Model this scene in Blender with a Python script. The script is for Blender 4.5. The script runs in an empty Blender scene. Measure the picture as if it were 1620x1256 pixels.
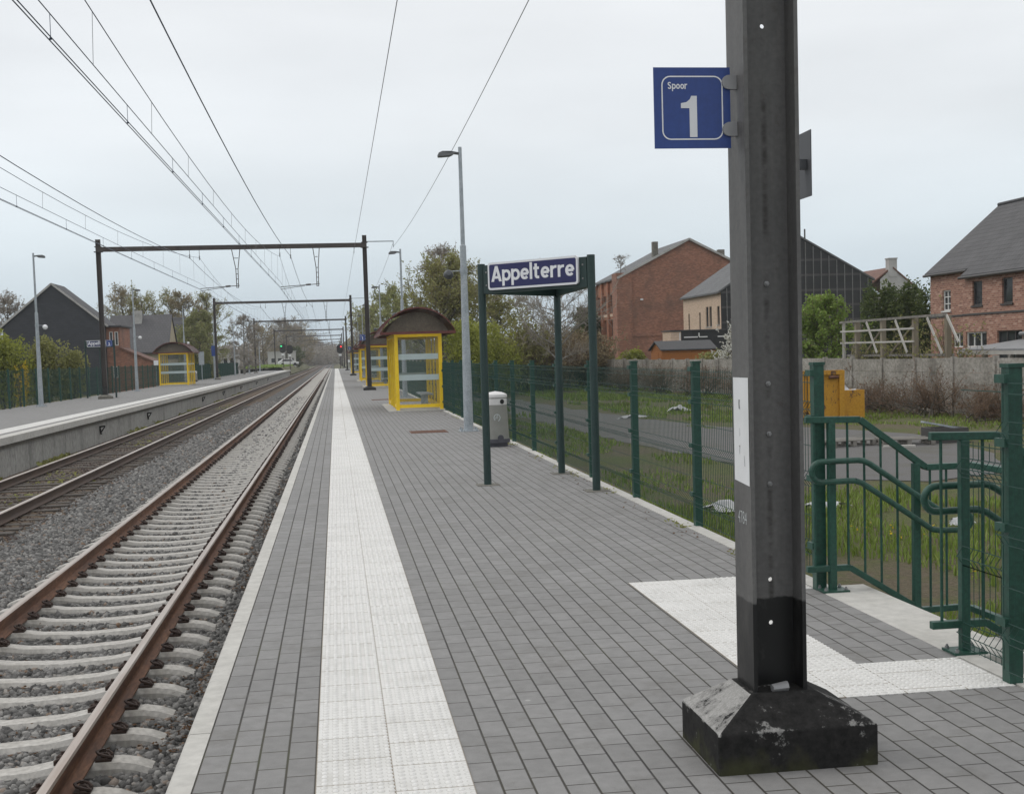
import bpy, bmesh, math, random
import numpy as np
from mathutils import Vector, Matrix
R = math.radians
random.seed(7)
rng = np.random.default_rng(11)
S = bpy.context.scene
COL = S.collection

# ------------------------------------------------------------------ camera
cam_data = bpy.data.cameras.new("camera")
cam = bpy.data.objects.new("camera", cam_data)
COL.objects.link(cam)
YAW, PITCH, ROLL, FPX, CY = 0.1369, 0.0651, 0.0296, 1996.74, 690.685
cam_data.sensor_width = 36.0
cam_data.lens = 36.0 * FPX / 1620.0
cam_data.shift_y = (CY - 628.0) / 1620.0
cam_data.clip_start = 0.05
cam_data.clip_end = 6000.0
f = Vector((math.sin(YAW) * math.cos(PITCH), math.cos(YAW) * math.cos(PITCH), -math.sin(PITCH)))
r = Vector((math.cos(YAW), -math.sin(YAW), 0))
d = f.cross(r)
r2 = math.cos(ROLL) * r + math.sin(ROLL) * d
d2 = -math.sin(ROLL) * r + math.cos(ROLL) * d
cam.matrix_world = Matrix((
    (r2.x, -d2.x, -f.x, 0.0),
    (r2.y, -d2.y, -f.y, 0.0),
    (r2.z, -d2.z, -f.z, 1.6318),
    (0, 0, 0, 1)))
S.camera = cam

# ------------------------------------------------------------------ sky, sun, exposure
SUN_EL, SUN_AZ = 48.0, -70.0       # azimuth from +Y towards +X
world = bpy.data.worlds.new("World")
S.world = world
world.use_nodes = True
wn = world.node_tree.nodes
wl = world.node_tree.links
for n in list(wn):
    wn.remove(n)
w_out = wn.new("ShaderNodeOutputWorld")
w_add = wn.new("ShaderNodeAddShader")
sky = wn.new("ShaderNodeTexSky")
sky.sky_type = 'NISHITA'
sky.sun_disc = False
sky.sun_elevation = R(SUN_EL)
sky.sun_rotation = R(SUN_AZ)
w_bg1 = wn.new("ShaderNodeBackground")
w_bg1.inputs[1].default_value = 0.012
w_bg2 = wn.new("ShaderNodeBackground")
w_bg2.inputs[1].default_value = 1.0
tc = wn.new("ShaderNodeTexCoord")
sep = wn.new("ShaderNodeSeparateXYZ")
wl.new(tc.outputs["Generated"], sep.inputs[0])
ramp = wn.new("ShaderNodeValToRGB")
cr = ramp.color_ramp
stops = [(0.0, (0.50, 0.60, 0.68)), (0.03, (0.53, 0.62, 0.70)), (0.09, (0.66, 0.725, 0.77)), (0.17, (0.795, 0.825, 0.845)),
         (0.30, (0.872, 0.883, 0.89)), (0.55, (0.95, 0.955, 0.96)), (1.0, (1.25, 1.24, 1.23))]
cr.elements[0].position = stops[0][0]; cr.elements[0].color = (*stops[0][1], 1)
cr.elements[1].position = stops[-1][0]; cr.elements[1].color = (*stops[-1][1], 1)
for p, c in stops[1:-1]:
    e = cr.elements.new(p); e.color = (*c, 1)
w_noise = wn.new("ShaderNodeTexNoise")
w_noise.inputs["Scale"].default_value = 1.9
w_noise.inputs["Detail"].default_value = 5.0
w_map = wn.new("ShaderNodeMapping")
w_map.inputs["Scale"].default_value = (1.0, 1.0, 4.0)
wl.new(tc.outputs["Generated"], w_map.inputs[0])
wl.new(w_map.outputs[0], w_noise.inputs["Vector"])
w_mr = wn.new("ShaderNodeMapRange")
w_mr.inputs["From Min"].default_value = 0.3; w_mr.inputs["From Max"].default_value = 0.7
w_mr.inputs["To Min"].default_value = 0.87; w_mr.inputs["To Max"].default_value = 1.08
wl.new(w_noise.outputs[0], w_mr.inputs[0])
wl.new(sep.outputs["Z"], ramp.inputs[0])
w_mul = wn.new("ShaderNodeMix"); w_mul.data_type = 'RGBA'; w_mul.blend_type = 'MULTIPLY'
w_mul.inputs[0].default_value = 1.0
wl.new(ramp.outputs[0], w_mul.inputs[6]); wl.new(w_mr.outputs[0], w_mul.inputs[7])
wl.new(w_mul.outputs[2], w_bg2.inputs[0])
wl.new(sky.outputs[0], w_bg1.inputs[0])
wl.new(w_bg1.outputs[0], w_add.inputs[0]); wl.new(w_bg2.outputs[0], w_add.inputs[1])
wl.new(w_add.outputs[0], w_out.inputs[0])

sun_d = bpy.data.lights.new("sun", 'SUN')
sun_d.energy = 0.7
sun_d.angle = R(25)
sun_d.color = (1.0, 0.96, 0.9)
sun = bpy.data.objects.new("sun", sun_d)
COL.objects.link(sun)
az, el = R(SUN_AZ), R(SUN_EL)
sdir = Vector((math.sin(az) * math.cos(el), math.cos(az) * math.cos(el), math.sin(el)))
sun.rotation_euler = sdir.to_track_quat('Z', 'Y').to_euler()
S.view_settings.view_transform = 'Standard'
S.view_settings.look = 'None'
S.view_settings.exposure = 0.0
S.view_settings.gamma = 1.0
S.view_settings.use_curve_mapping = False
S.cycles.max_bounces = 6
S.cycles.transparent_max_bounces = 12
S.cycles.use_denoising = True

# ------------------------------------------------------------------ helpers: mesh building
class MB:
    """collects shapes; build() links them as ONE mesh object"""
    def __init__(s):
        s.v = []; s.f = []; s.m = []
    def add(s, verts, faces, mi=0):
        o = len(s.v)
        s.v.extend([tuple(p) for p in verts])
        for q in faces:
            s.f.append(tuple(i + o for i in q)); s.m.append(mi)
        return s
    def box(s, x0, x1, y0, y1, z0, z1, mi=0):
        v = [(x0, y0, z0), (x1, y0, z0), (x1, y1, z0), (x0, y1, z0), (x0, y0, z1), (x1, y0, z1), (x1, y1, z1), (x0, y1, z1)]
        return s.add(v, [(0, 3, 2, 1), (4, 5, 6, 7), (0, 1, 5, 4), (1, 2, 6, 5), (2, 3, 7, 6), (3, 0, 4, 7)], mi)
    def bar(s, a, b, w, h, mi=0, up=(0, 0, 1)):
        """box section of width w, height h from point a to point b"""
        a, b = Vector(a), Vector(b)
        t = (b - a).normalized(); u = Vector(up)
        if abs(t.dot(u)) > 0.98:
            u = Vector((0, 1, 0)) if abs(t.y) < 0.9 else Vector((1, 0, 0))
        sd = t.cross(u).normalized(); u = sd.cross(t).normalized()
        v = []
        for p in (a, b):
            for i, j in ((-1, -1), (1, -1), (1, 1), (-1, 1)):
                v.append(p + sd * (i * w / 2) + u * (j * h / 2))
        return s.add(v, [(0, 3, 2, 1), (4, 5, 6, 7), (0, 1, 5, 4), (1, 2, 6, 5), (2, 3, 7, 6), (3, 0, 4, 7)], mi)
    def tube(s, pts, rad, n=8, mi=0, caps=True):
        pts = [Vector(p) for p in pts]
        if not hasattr(rad, '__len__'):
            rad = [rad] * len(pts)
        rings = []; prev = None
        for i, p in enumerate(pts):
            if i == 0: t = pts[1] - p
            elif i == len(pts) - 1: t = p - pts[i - 1]
            else: t = (pts[i + 1] - p).normalized() + (p - pts[i - 1]).normalized()
            t = t.normalized() if t.length > 1e-9 else Vector((0, 0, 1))
            if prev is None:
                a = Vector((0, 0, 1)) if abs(t.z) < 0.9 else Vector((1, 0, 0))
                u = t.cross(a).normalized()
            else:
                u = (prev - t * prev.dot(t))
                u = u.normalized() if u.length > 1e-6 else t.orthogonal().normalized()
            prev = u; w = t.cross(u)
            rings.append([p + (u * math.cos(2 * math.pi * k / n) + w * math.sin(2 * math.pi * k / n)) * rad[i] for k in range(n)])
        v = [q for rg in rings for q in rg]; fc = []
        for i in range(len(pts) - 1):
            for k in range(n):
                a = i * n + k; b = i * n + (k + 1) % n
                fc.append((a, b, b + n, a + n))
        if caps:
            fc.append(tuple(range(n - 1, -1, -1))); fc.append(tuple((len(pts) - 1) * n + k for k in range(n)))
        return s.add(v, fc, mi)
    def lathe(s, prof, c=(0, 0, 0), n=20, mi=0):
        v = []; fc = []
        for (rr, z) in prof:
            for k in range(n):
                a = 2 * math.pi * k / n
                v.append((c[0] + rr * math.cos(a), c[1] + rr * math.sin(a), c[2] + z))
        for i in range(len(prof) - 1):
            for k in range(n):
                a = i * n + k; b = i * n + (k + 1) % n
                fc.append((a, b, b + n, a + n))
        fc.append(tuple(range(n - 1, -1, -1))); fc.append(tuple((len(prof) - 1) * n + k for k in range(n)))
        return s.add(v, fc, mi)
    def prism(s, poly, vec, mi=0):
        """extrude a 3-D polygon by a vector"""
        n = len(poly); p = [Vector(q) for q in poly]; e = Vector(vec)
        v = p + [q + e for q in p]
        fc = [tuple(range(n - 1, -1, -1)), tuple(range(n, 2 * n))] + [(i, (i + 1) % n, (i + 1) % n + n, i + n) for i in range(n)]
        return s.add(v, fc, mi)
    def sphere(s, c, rad, nu=14, nv=8, sc=(1, 1, 1), mi=0):
        pr = []
        v = []; fc = []
        for i in range(nv + 1):
            th = math.pi * i / nv
            for k in range(nu):
                a = 2 * math.pi * k / nu
                v.append((c[0] + rad * sc[0] * math.sin(th) * math.cos(a), c[1] + rad * sc[1] * math.sin(th) * math.sin(a), c[2] - rad * sc[2] * math.cos(th)))
        for i in range(nv):
            for k in range(nu):
                a = i * nu + k; b = i * nu + (k + 1) % nu
                fc.append((a, b, b + nu, a + nu))
        return s.add(v, fc, mi)
    def quad(s, a, b, c, d_, mi=0):
        return s.add([a, b, c, d_], [(0, 1, 2, 3)], mi)
    def build(s, name, mat, parent=None, smooth=False, bevel=0.0, loc=None, rotz=0.0, clean=False, segs=2):
        me = bpy.data.meshes.new(name)
        me.from_pydata(s.v, [], s.f)
        for mt in (mat if isinstance(mat, (list, tuple)) else [mat]):
            me.materials.append(mt)
        if any(s.m):
            me.polygons.foreach_set("material_index", s.m)
        bm = bmesh.new(); bm.from_mesh(me)
        if clean:
            bmesh.ops.remove_doubles(bm, verts=bm.verts, dist=1e-5)
        bmesh.ops.recalc_face_normals(bm, faces=bm.faces)
        bm.to_mesh(me); bm.free()
        if smooth:
            me.polygons.foreach_set("use_smooth", [True] * len(me.polygons))
            me.set_sharp_from_angle(angle=R(40))
        o = bpy.data.objects.new(name, me)
        COL.objects.link(o)
        if parent is not None: o.parent = parent
        if loc is not None: o.location = loc
        if rotz: o.rotation_euler.z = rotz
        if bevel > 0:
            bv = o.modifiers.new("bevel", 'BEVEL'); bv.width = bevel; bv.segments = segs; bv.limit_method = 'ANGLE'; bv.angle_limit = R(40)
        return o

def raw_mesh(name, V, F, mat, parent=None, loc=None, smooth=False):
    """numpy verts (n,3) and faces (m,k) to one object"""
    V = np.asarray(V, dtype=np.float32); F = np.asarray(F, dtype=np.int32)
    me = bpy.data.meshes.new(name)
    me.vertices.add(len(V)); me.vertices.foreach_set("co", V.ravel())
    k = F.shape[1]
    me.loops.add(F.size); me.loops.foreach_set("vertex_index", F.ravel())
    me.polygons.add(len(F)); me.polygons.foreach_set("loop_start", np.arange(0, F.size, k, dtype=np.int32))
    if smooth: me.polygons.foreach_set("use_smooth", np.ones(len(F), dtype=bool))
    me.materials.append(mat)
    me.update(calc_edges=True)
    o = bpy.data.objects.new(name, me); COL.objects.link(o)
    if parent is not None: o.parent = parent
    if loc is not None: o.location = loc
    return o

def tag(o, label, cat, group=None, kind=None):
    if label: o["label"] = label
    if cat: o["category"] = cat
    if group: o["group"] = group
    if kind: o["kind"] = kind
    return o
def thing(name, label, cat, loc=(0, 0, 0), rotz=0.0, group=None):
    o = bpy.data.objects.new(name, None)
    o.empty_display_size = 0.2
    COL.objects.link(o); o.location = loc; o.rotation_euler.z = rotz
    return tag(o, label, cat, group)
def struct(o):
    o["kind"] = "structure"; return o
def dup(root, label, loc, rotz=None):
    """a copy of a thing with copies of its parts and sub-parts (mesh data shared)"""
    c = root.copy(); COL.objects.link(c); c.location = loc
    if rotz is not None: c.rotation_euler.z = rotz
    c["label"] = label
    for ch in list(root.children):
        p = ch.copy(); COL.objects.link(p); p.parent = c
        for g in list(ch.children):
            q = g.copy(); COL.objects.link(q); q.parent = p
    return c
def text_obj(name, txt, size, mat, parent, loc, rot, bold=0.0, depth=0.002, align='LEFT', xs=1.0):
    cu = bpy.data.curves.new(name, 'FONT')
    cu.body = txt; cu.size = size; cu.extrude = depth; cu.offset = bold; cu.align_x = align; cu.resolution_u = 4
    o = bpy.data.objects.new(name, cu); COL.objects.link(o)
    dg = bpy.context.evaluated_depsgraph_get()
    me = bpy.data.meshes.new_from_object(o.evaluated_get(dg))
    bpy.data.objects.remove(o); bpy.data.curves.remove(cu)
    me.materials.clear(); me.materials.append(mat)
    o = bpy.data.objects.new(name, me); COL.objects.link(o)
    o.parent = parent; o.location = loc; o.rotation_euler = rot; o.scale = (xs, 1, 1)
    return o

# ------------------------------------------------------------------ helpers: materials
class N:
    def __init__(s, name):
        s.mat = bpy.data.materials.new(name); s.mat.use_nodes = True
        s.nt = s.mat.node_tree; s.bsdf = s.nt.nodes["Principled BSDF"]
        s.out = s.nt.nodes["Material Output"]
        s.tc = s.nt.nodes.new("ShaderNodeTexCoord")
    def new(s, t): return s.nt.nodes.new(t)
    def link(s, a, b): s.nt.links.new(a, b)
    def mapping(s, scale=(1, 1, 1), src="Object"):
        m = s.new("ShaderNodeMapping"); m.inputs["Scale"].default_value = scale
        s.link(s.tc.outputs[src], m.inputs[0]); return m.outputs[0]
    def noise(s, scale, detail=4.0, rough=0.55, vec=None, dim='3D'):
        n = s.new("ShaderNodeTexNoise"); n.inputs["Scale"].default_value = scale
        n.inputs["Detail"].default_value = detail; n.inputs["Roughness"].default_value = rough
        s.link(vec if vec is not None else s.tc.outputs["Object"], n.inputs["Vector"]); return n.outputs[0]
    def ramp(s, fac, stops, interp='LINEAR'):
        n = s.new("ShaderNodeValToRGB"); c = n.color_ramp; c.interpolation = interp
        def col(q): return (*q, 1) if hasattr(q, '__len__') else (q, q, q, 1)
        c.elements[0].position = stops[0][0]; c.elements[0].color = col(stops[0][1])
        c.elements[1].position = stops[-1][0]; c.elements[1].color = col(stops[-1][1])
        for p, q in stops[1:-1]:
            e = c.elements.new(p); e.color = col(q)
        s.link(fac, n.inputs[0]); return n.outputs[0]
    def mix(s, fac, a, b, mode='MIX'):
        n = s.new("ShaderNodeMix"); n.data_type = 'RGBA'; n.blend_type = mode
        for v, i in ((fac, 0), (a, 6), (b, 7)):
            if hasattr(v, 'links'): s.link(v, n.inputs[i])
            elif i == 0: n.inputs[0].default_value = v
            else: n.inputs[i].default_value = (*v, 1)
        return n.outputs[2]
    def math(s, op, a, b=0.0):
        n = s.new("ShaderNodeMath"); n.operation = op
        for v, i in ((a, 0), (b, 1)):
            if hasattr(v, 'links'): s.link(v, n.inputs[i])
            else: n.inputs[i].default_value = v
        return n.outputs[0]
    def xyz(s, src="Object"):
        n = s.new("ShaderNodeSeparateXYZ"); s.link(s.tc.outputs[src], n.inputs[0]); return n.outputs
    def comb(s, x, y, z=0.0):
        n = s.new("ShaderNodeCombineXYZ")
        for v, i in ((x, 0), (y, 1), (z, 2)):
            if hasattr(v, 'links'): s.link(v, n.inputs[i])
            else: n.inputs[i].default_value = v
        return n.outputs[0]
    def bump(s, h, strength=0.3, dist=0.01, normal=None):
        n = s.new("ShaderNodeBump"); n.inputs["Strength"].default_value = strength; n.inputs["Distance"].default_value = dist
        s.link(h, n.inputs["Height"])
        if normal is not None: s.link(normal, n.inputs["Normal"])
        s.link(n.outputs[0], s.bsdf.inputs["Normal"]); return n.outputs[0]
    def col(s, c):
        if hasattr(c, 'links'): s.link(c, s.bsdf.inputs["Base Color"])
        else: s.bsdf.inputs["Base Color"].default_value = (*c, 1)
        return s
    def rough(s, v):
        if hasattr(v, 'links'): s.link(v, s.bsdf.inputs["Roughness"])
        else: s.bsdf.inputs["Roughness"].default_value = v
        return s
    def metal(s, v): s.bsdf.inputs["Metallic"].default_value = v; return s
    def spec(s, v): s.bsdf.inputs["Specular IOR Level"].default_value = v; return s

def pmat(name, c1, c2, scale=8.0, rough=0.6, metal=0.0, bump=0.0, stretch=(1, 1, 1), c3=None, fine=0.0, spec=0.5, bdist=0.01):
    """noise mix of two or three colours, optional fine speckle and bump"""
    n = N(name)
    vec = n.mapping(stretch)
    a = n.noise(scale, 5.0, 0.6, vec)
    st = [(0.32, c1), (0.68, c2)] if c3 is None else [(0.28, c1), (0.5, c2), (0.74, c3)]
    c = n.ramp(a, st)
    b = n.noise(scale * 9, 3.0, 0.6, vec)
    if fine > 0:
        c = n.mix(fine, c, n.ramp(b, [(0.3, 0.0), (0.7, 1.0)]), 'OVERLAY')
    n.col(c).metal(metal).spec(spec)
    n.rough(n.math('ADD', n.math('MULTIPLY', a, 0.24), rough - 0.12))
    if bump > 0: n.bump(b, bump, bdist)
    return n.mat

def brick_mat(name, cols, mortar, bw=0.22, rh=0.065, ms=0.006, axes='xz', grime=None, bump=0.4, rough=0.85, var=0.5):
    n = N(name)
    x = n.xyz()
    u = {'x': x[0], 'y': x[1], 'z': x[2]}
    if axes == 'wall':      # vertical walls in either direction
        vec = n.comb(n.math('ADD', x[0], x[1]), x[2])
    else:
        vec = n.comb(u[axes[0]], u[axes[1]])
    b = n.new("ShaderNodeTexBrick")
    b.inputs["Scale"].default_value = 1.0; b.inputs["Brick Width"].default_value = bw; b.inputs["Row Height"].default_value = rh
    b.inputs["Mortar Size"].default_value = ms; b.inputs["Mortar Smooth"].default_value = 0.2
    b.inputs["Color1"].default_value = (0, 0, 0, 1); b.inputs["Color2"].default_value = (1, 1, 1, 1); b.inputs["Mortar"].default_value = (0.5, 0.5, 0.5, 1)
    n.link(vec, b.inputs["Vector"])
    nz = n.noise(2.0, 5.0, 0.6)
    per = n.mix(0.35, b.outputs["Color"], nz)
    c = n.ramp(per, [(i / (len(cols) - 1), q) for i, q in enumerate(cols)])
    fine = n.noise(40.0, 3.0)
    c = n.mix(0.25, c, n.ramp(fine, [(0.3, 0.2), (0.7, 0.8)]), 'OVERLAY')
    c = n.mix(b.outputs["Fac"], c, mortar)
    if grime:
        g = n.noise(0.45, 6.0, 0.65)
        c = n.mix(n.ramp(g, [(0.45, 0.0), (0.72, var)]), c, grime)
    n.col(c).rough(rough)
    h = n.math('ADD', n.math('SUBTRACT', 1.0, b.outputs["Fac"]), n.math('MULTIPLY', fine, 0.35))
    n.bump(h, bump, 0.01)
    return n.mat

M = {}
# paving of the platforms: grey concrete blocks laid lengthwise, courses along the track
def make_paving():
    n = N("paving_blocks")
    x = n.xyz()
    vec = n.comb(x[1], n.math('ADD', x[0], 0.607))
    b = n.new("ShaderNodeTexBrick")
    b.inputs["Scale"].default_value = 1.0; b.inputs["Brick Width"].default_value = 0.225; b.inputs["Row Height"].default_value = 0.1172
    b.inputs["Mortar Size"].default_value = 0.0042; b.inputs["Mortar Smooth"].default_value = 0.25
    b.inputs["Color1"].default_value = (0, 0, 0, 1); b.inputs["Color2"].default_value = (1, 1, 1, 1); b.inputs["Mortar"].default_value = (0.5, 0.5, 0.5, 1)
    n.link(vec, b.inputs["Vector"])
    # rows: the lengthwise joints are a little wider and darker
    row = n.math('FRACT', n.math('DIVIDE', n.math('ADD', x[0], 0.607 + 50 * 0.1172), 0.1172))
    edge = n.math('ABSOLUTE', n.math('SUBTRACT', row, 0.5))
    long = n.ramp(edge, [(0.445, 0.0), (0.482, 1.0)])
    per = b.outputs["Color"]
    big = n.noise(0.7, 5.0, 0.6)
    c = n.ramp(per, [(0.0, (0.196, 0.194, 0.190)), (0.5, (0.214, 0.212, 0.208)), (1.0, (0.232, 0.229, 0.225))])
    c = n.mix(n.ramp(big, [(0.35, 0.0), (0.75, 0.35)]), c, (0.15, 0.145, 0.138))
    sp = n.noise(260.0, 2.0, 0.7)
    c = n.mix(0.32, c, n.ramp(sp, [(0.25, 0.15), (0.75, 0.85)]), 'OVERLAY')
    mid = n.noise(14.0, 4.0, 0.6)
    c = n.mix(0.25, c, n.ramp(mid, [(0.3, 0.3), (0.7, 0.7)]), 'OVERLAY')
    jn = n.noise(1.3, 3.0)
    jcol = n.ramp(jn, [(0.4, (0.026, 0.023, 0.020)), (0.60, (0.042, 0.038, 0.024)), (0.75, (0.040, 0.046, 0.016))])
    c = n.mix(n.math('MULTIPLY', b.outputs["Fac"], 0.97), c, jcol)
    c = n.mix(n.math('MULTIPLY', long, 0.8), c, jcol)
    st_ = n.noise(2.2, 7.0, 0.72)
    c = n.mix(n.ramp(st_, [(0.54, 0.0), (0.70, 0.5)]), c, (0.115, 0.108, 0.095))
    # pale drips and gum spots
    vo = n.new("ShaderNodeTexVoronoi"); vo.inputs["Scale"].default_value = 1.6
    n.link(n.tc.outputs["Object"], vo.inputs["Vector"])
    spot = n.ramp(vo.outputs["Distance"], [(0.018, 1.0), (0.026, 0.0)])
    c = n.mix(n.math('MULTIPLY', spot, 0.5), c, (0.42, 0.42, 0.40))
    n.col(c).rough(0.82)
    h = n.math('SUBTRACT', n.math('MULTIPLY', sp, 0.25), n.math('MAXIMUM', b.outputs["Fac"], long))
    h = n.math('ADD', h, n.math('MULTIPLY', per, 0.35))
    n.bump(h, 0.55, 0.006)
    return n.mat
M['paving'] = make_paving()
M['kerb'] = pmat("kerb_concrete", (0.40, 0.39, 0.36), (0.45, 0.44, 0.41), 1.3, 0.85, bump=0.1, fine=0.12, c3=(0.49, 0.48, 0.45))
M['kerb_joint'] = pmat("joint", (0.06, 0.045, 0.03), (0.12, 0.08, 0.045), 20.0, 0.9)
M['tactile'] = pmat("tactile_concrete", (0.56, 0.555, 0.535), (0.66, 0.655, 0.635), 2.2, 0.75, bump=0.12, fine=0.16, c3=(0.72, 0.71, 0.69))
M['tactile_gap'] = pmat("tile_joint", (0.16, 0.13, 0.095), (0.3, 0.27, 0.22), 9.0, 0.9)
M['conc'] = pmat("concrete_grey", (0.27, 0.265, 0.25), (0.40, 0.39, 0.37), 1.6, 0.88, bump=0.3, fine=0.3, c3=(0.46, 0.45, 0.43))
M['conc_wall'] = pmat("concrete_platform_wall", (0.20, 0.20, 0.185), (0.32, 0.315, 0.295), 1.2, 0.88, bump=0.25, fine=0.25, c3=(0.36, 0.355, 0.335), stretch=(1, 1, 0.6))
M['conc_dark'] = pmat("concrete_dark_band", (0.10, 0.095, 0.08), (0.19, 0.18, 0.155), 4.0, 0.9, bump=0.3, fine=0.3)
M['conc_fence'] = pmat("concrete_fence", (0.140, 0.129, 0.112), (0.269, 0.252, 0.222), 0.9, 0.9, bump=0.4, fine=0.3, c3=(0.351, 0.333, 0.305), stretch=(1, 1, 1.4))
M['sleeper'] = pmat("sleeper_concrete", (0.304, 0.285, 0.253), (0.405, 0.391, 0.363), 2.6, 0.88, bump=0.0, fine=0.22, c3=(0.460, 0.446, 0.419))
M['sleeper_wood'] = pmat("old_sleeper", (0.05, 0.045, 0.04), (0.10, 0.085, 0.07), 6.0, 0.9, bump=0.5, stretch=(0.3, 1, 1))
M['rail'] = pmat("rail_rust", (0.075, 0.036, 0.021), (0.15, 0.072, 0.040), 5.0, 0.75, bump=0.2, fine=0.35, stretch=(1, 0.2, 1), c3=(0.20, 0.105, 0.06))
M['rail_old'] = pmat("rail_old", (0.055, 0.036, 0.027), (0.095, 0.062, 0.045), 6.0, 0.75, bump=0.2, stretch=(1, 0.2, 1))
M['rail_top'] = pmat("rail_running_surface", (0.36, 0.27, 0.21), (0.52, 0.46, 0.41), 5.0, 0.32, 0.75, stretch=(4, 0.15, 1))
M['clip'] = pmat("fastener_rust", (0.022, 0.014, 0.011), (0.06, 0.034, 0.024), 30.0, 0.7, bump=0.3)
M['galv'] = pmat("galvanised_steel", (0.30, 0.335, 0.36), (0.42, 0.455, 0.48), 5.0, 0.52, 0.35, fine=0.25)
M['galv_dark'] = pmat("lamp_head_grey", (0.11, 0.115, 0.12), (0.16, 0.165, 0.17), 6.0, 0.5)
M['white_plastic'] = pmat("white_enamel", (0.70, 0.71, 0.72), (0.78, 0.79, 0.80), 5.0, 0.4)
M['speaker_dark'] = pmat("horn_grey", (0.06, 0.065, 0.07), (0.09, 0.095, 0.10), 8.0, 0.5)
M['gantry'] = pmat("mast_paint", (0.038, 0.035, 0.033), (0.062, 0.057, 0.052), 3.0, 0.6, bump=0.06, fine=0.25, stretch=(1, 1, 0.25), c3=(0.078, 0.072, 0.066))
M['gantry_far'] = pmat("gantry_paint", (0.045, 0.037, 0.034), (0.075, 0.062, 0.056), 3.0, 0.65, stretch=(1, 1, 0.4))
M['black'] = pmat("black_paint", (0.008, 0.008, 0.008), (0.022, 0.021, 0.020), 5.0, 0.55, fine=0.2)
M['green'] = pmat("green_coating", (0.008, 0.046, 0.031), (0.013, 0.062, 0.043), 5.0, 0.45, fine=0.3, c3=(0.019, 0.072, 0.052))
M['green_wire'] = pmat("green_wire", (0.010, 0.045, 0.036), (0.016, 0.062, 0.05), 4.0, 0.5)
M['green_post'] = pmat("dark_green_coating", (0.012, 0.032, 0.030), (0.018, 0.044, 0.041), 4.0, 0.45, fine=0.15)
M['bolt'] = pmat("zinc_bolt", (0.22, 0.22, 0.22), (0.34, 0.34, 0.34), 30.0, 0.45, 0.6)
M['yellow'] = pmat("yellow_paint", (0.80, 0.52, 0.012), (0.90, 0.62, 0.020), 3.0, 0.42, fine=0.12)
def roof_acrylic():
    n = N("smoked_acrylic"); a = n.noise(3.0, 5.0, 0.6)
    c = n.ramp(a, [(0.3, (0.085, 0.036, 0.026)), (0.7, (0.13, 0.06, 0.042))]); n.col(c).rough(0.35)
    tr = n.new("ShaderNodeBsdfTranslucent"); n.link(c, tr.inputs[0])
    mx = n.new("ShaderNodeMixShader"); mx.inputs[0].default_value = 0.45
    n.link(n.bsdf.outputs[0], mx.inputs[1]); n.link(tr.outputs[0], mx.inputs[2]); n.link(mx.outputs[0], n.out.inputs[0])
    return n.mat
M['roof_brown'] = roof_acrylic()
M['roof_trim'] = pmat("maroon_trim", (0.105, 0.026, 0.020), (0.14, 0.038, 0.029), 5.0, 0.5)
M['roof_end'] = pmat("dusty_end_panel", (0.125, 0.10, 0.075), (0.19, 0.16, 0.125), 3.0, 0.6, fine=0.25)
M['band'] = pmat("frosted_band", (0.42, 0.50, 0.50), (0.48, 0.56, 0.56), 4.0, 0.5)
M['blue'] = pmat("blue_enamel", (0.016, 0.046, 0.205), (0.020, 0.056, 0.235), 5.0, 0.4, fine=0.08)
M['navy'] = pmat("navy_enamel", (0.014, 0.016, 0.088), (0.017, 0.020, 0.105), 5.0, 0.42)
M['white_sign'] = pmat("white_sign_film", (0.72, 0.73, 0.76), (0.78, 0.79, 0.81), 6.0, 0.45)
M['grey_sign'] = pmat("grey_numeral", (0.66, 0.67, 0.69), (0.72, 0.73, 0.75), 6.0, 0.5)
M['alu'] = pmat("cast_clamp", (0.26, 0.26, 0.265), (0.33, 0.33, 0.335), 10.0, 0.5, 0.3)
M['plate_back'] = pmat("sign_back_grey", (0.075, 0.08, 0.088), (0.10, 0.105, 0.115), 5.0, 0.6)
M['wire'] = pmat("copper_wire", (0.045, 0.065, 0.11), (0.06, 0.08, 0.13), 2.0, 0.45, 0.3)
M['wire_grey'] = pmat("steel_wire", (0.22, 0.23, 0.24), (0.28, 0.29, 0.30), 2.0, 0.5, 0.3)
M['bin_body'] = pmat("bin_grey", (0.215, 0.215, 0.195), (0.25, 0.25, 0.228), 6.0, 0.6)
M['bin_lid'] = pmat("bin_lid", (0.56, 0.55, 0.54), (0.66, 0.65, 0.64), 6.0, 0.5)
M['bin_base'] = pmat("bin_base", (0.05, 0.05, 0.062), (0.075, 0.075, 0.09), 6.0, 0.7)
M['dark'] = pmat("dark_void", (0.006, 0.006, 0.006), (0.012, 0.012, 0.012), 6.0, 0.8)
M['mark'] = pmat("pale_mark", (0.42, 0.45, 0.45), (0.55, 0.57, 0.57), 40.0, 0.6)
M['rust_iron'] = pmat("rusty_iron", (0.09, 0.04, 0.025), (0.17, 0.08, 0.05), 9.0, 0.85, bump=0.4)
M['timber'] = pmat("weathered_timber", (0.160, 0.132, 0.092), (0.256, 0.224, 0.168), 2.0, 0.85, bump=0.3, stretch=(1, 1, 0.2))
M['pale_timber'] = pmat("pale_timber", (0.384, 0.368, 0.336), (0.464, 0.448, 0.416), 2.0, 0.8)
M['grey_timber'] = pmat("grey_timber", (0.13, 0.12, 0.105), (0.26, 0.245, 0.22), 5.0, 0.9, bump=0.4, stretch=(0.3, 1, 1))
M['slate_clad'] = brick_mat("slate_cladding", [(0.022, 0.024, 0.031), (0.032, 0.034, 0.042), (0.04, 0.042, 0.05)], (0.015, 0.016, 0.02), 0.4, 0.2, 0.006, 'wall', rough=0.6)
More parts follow.
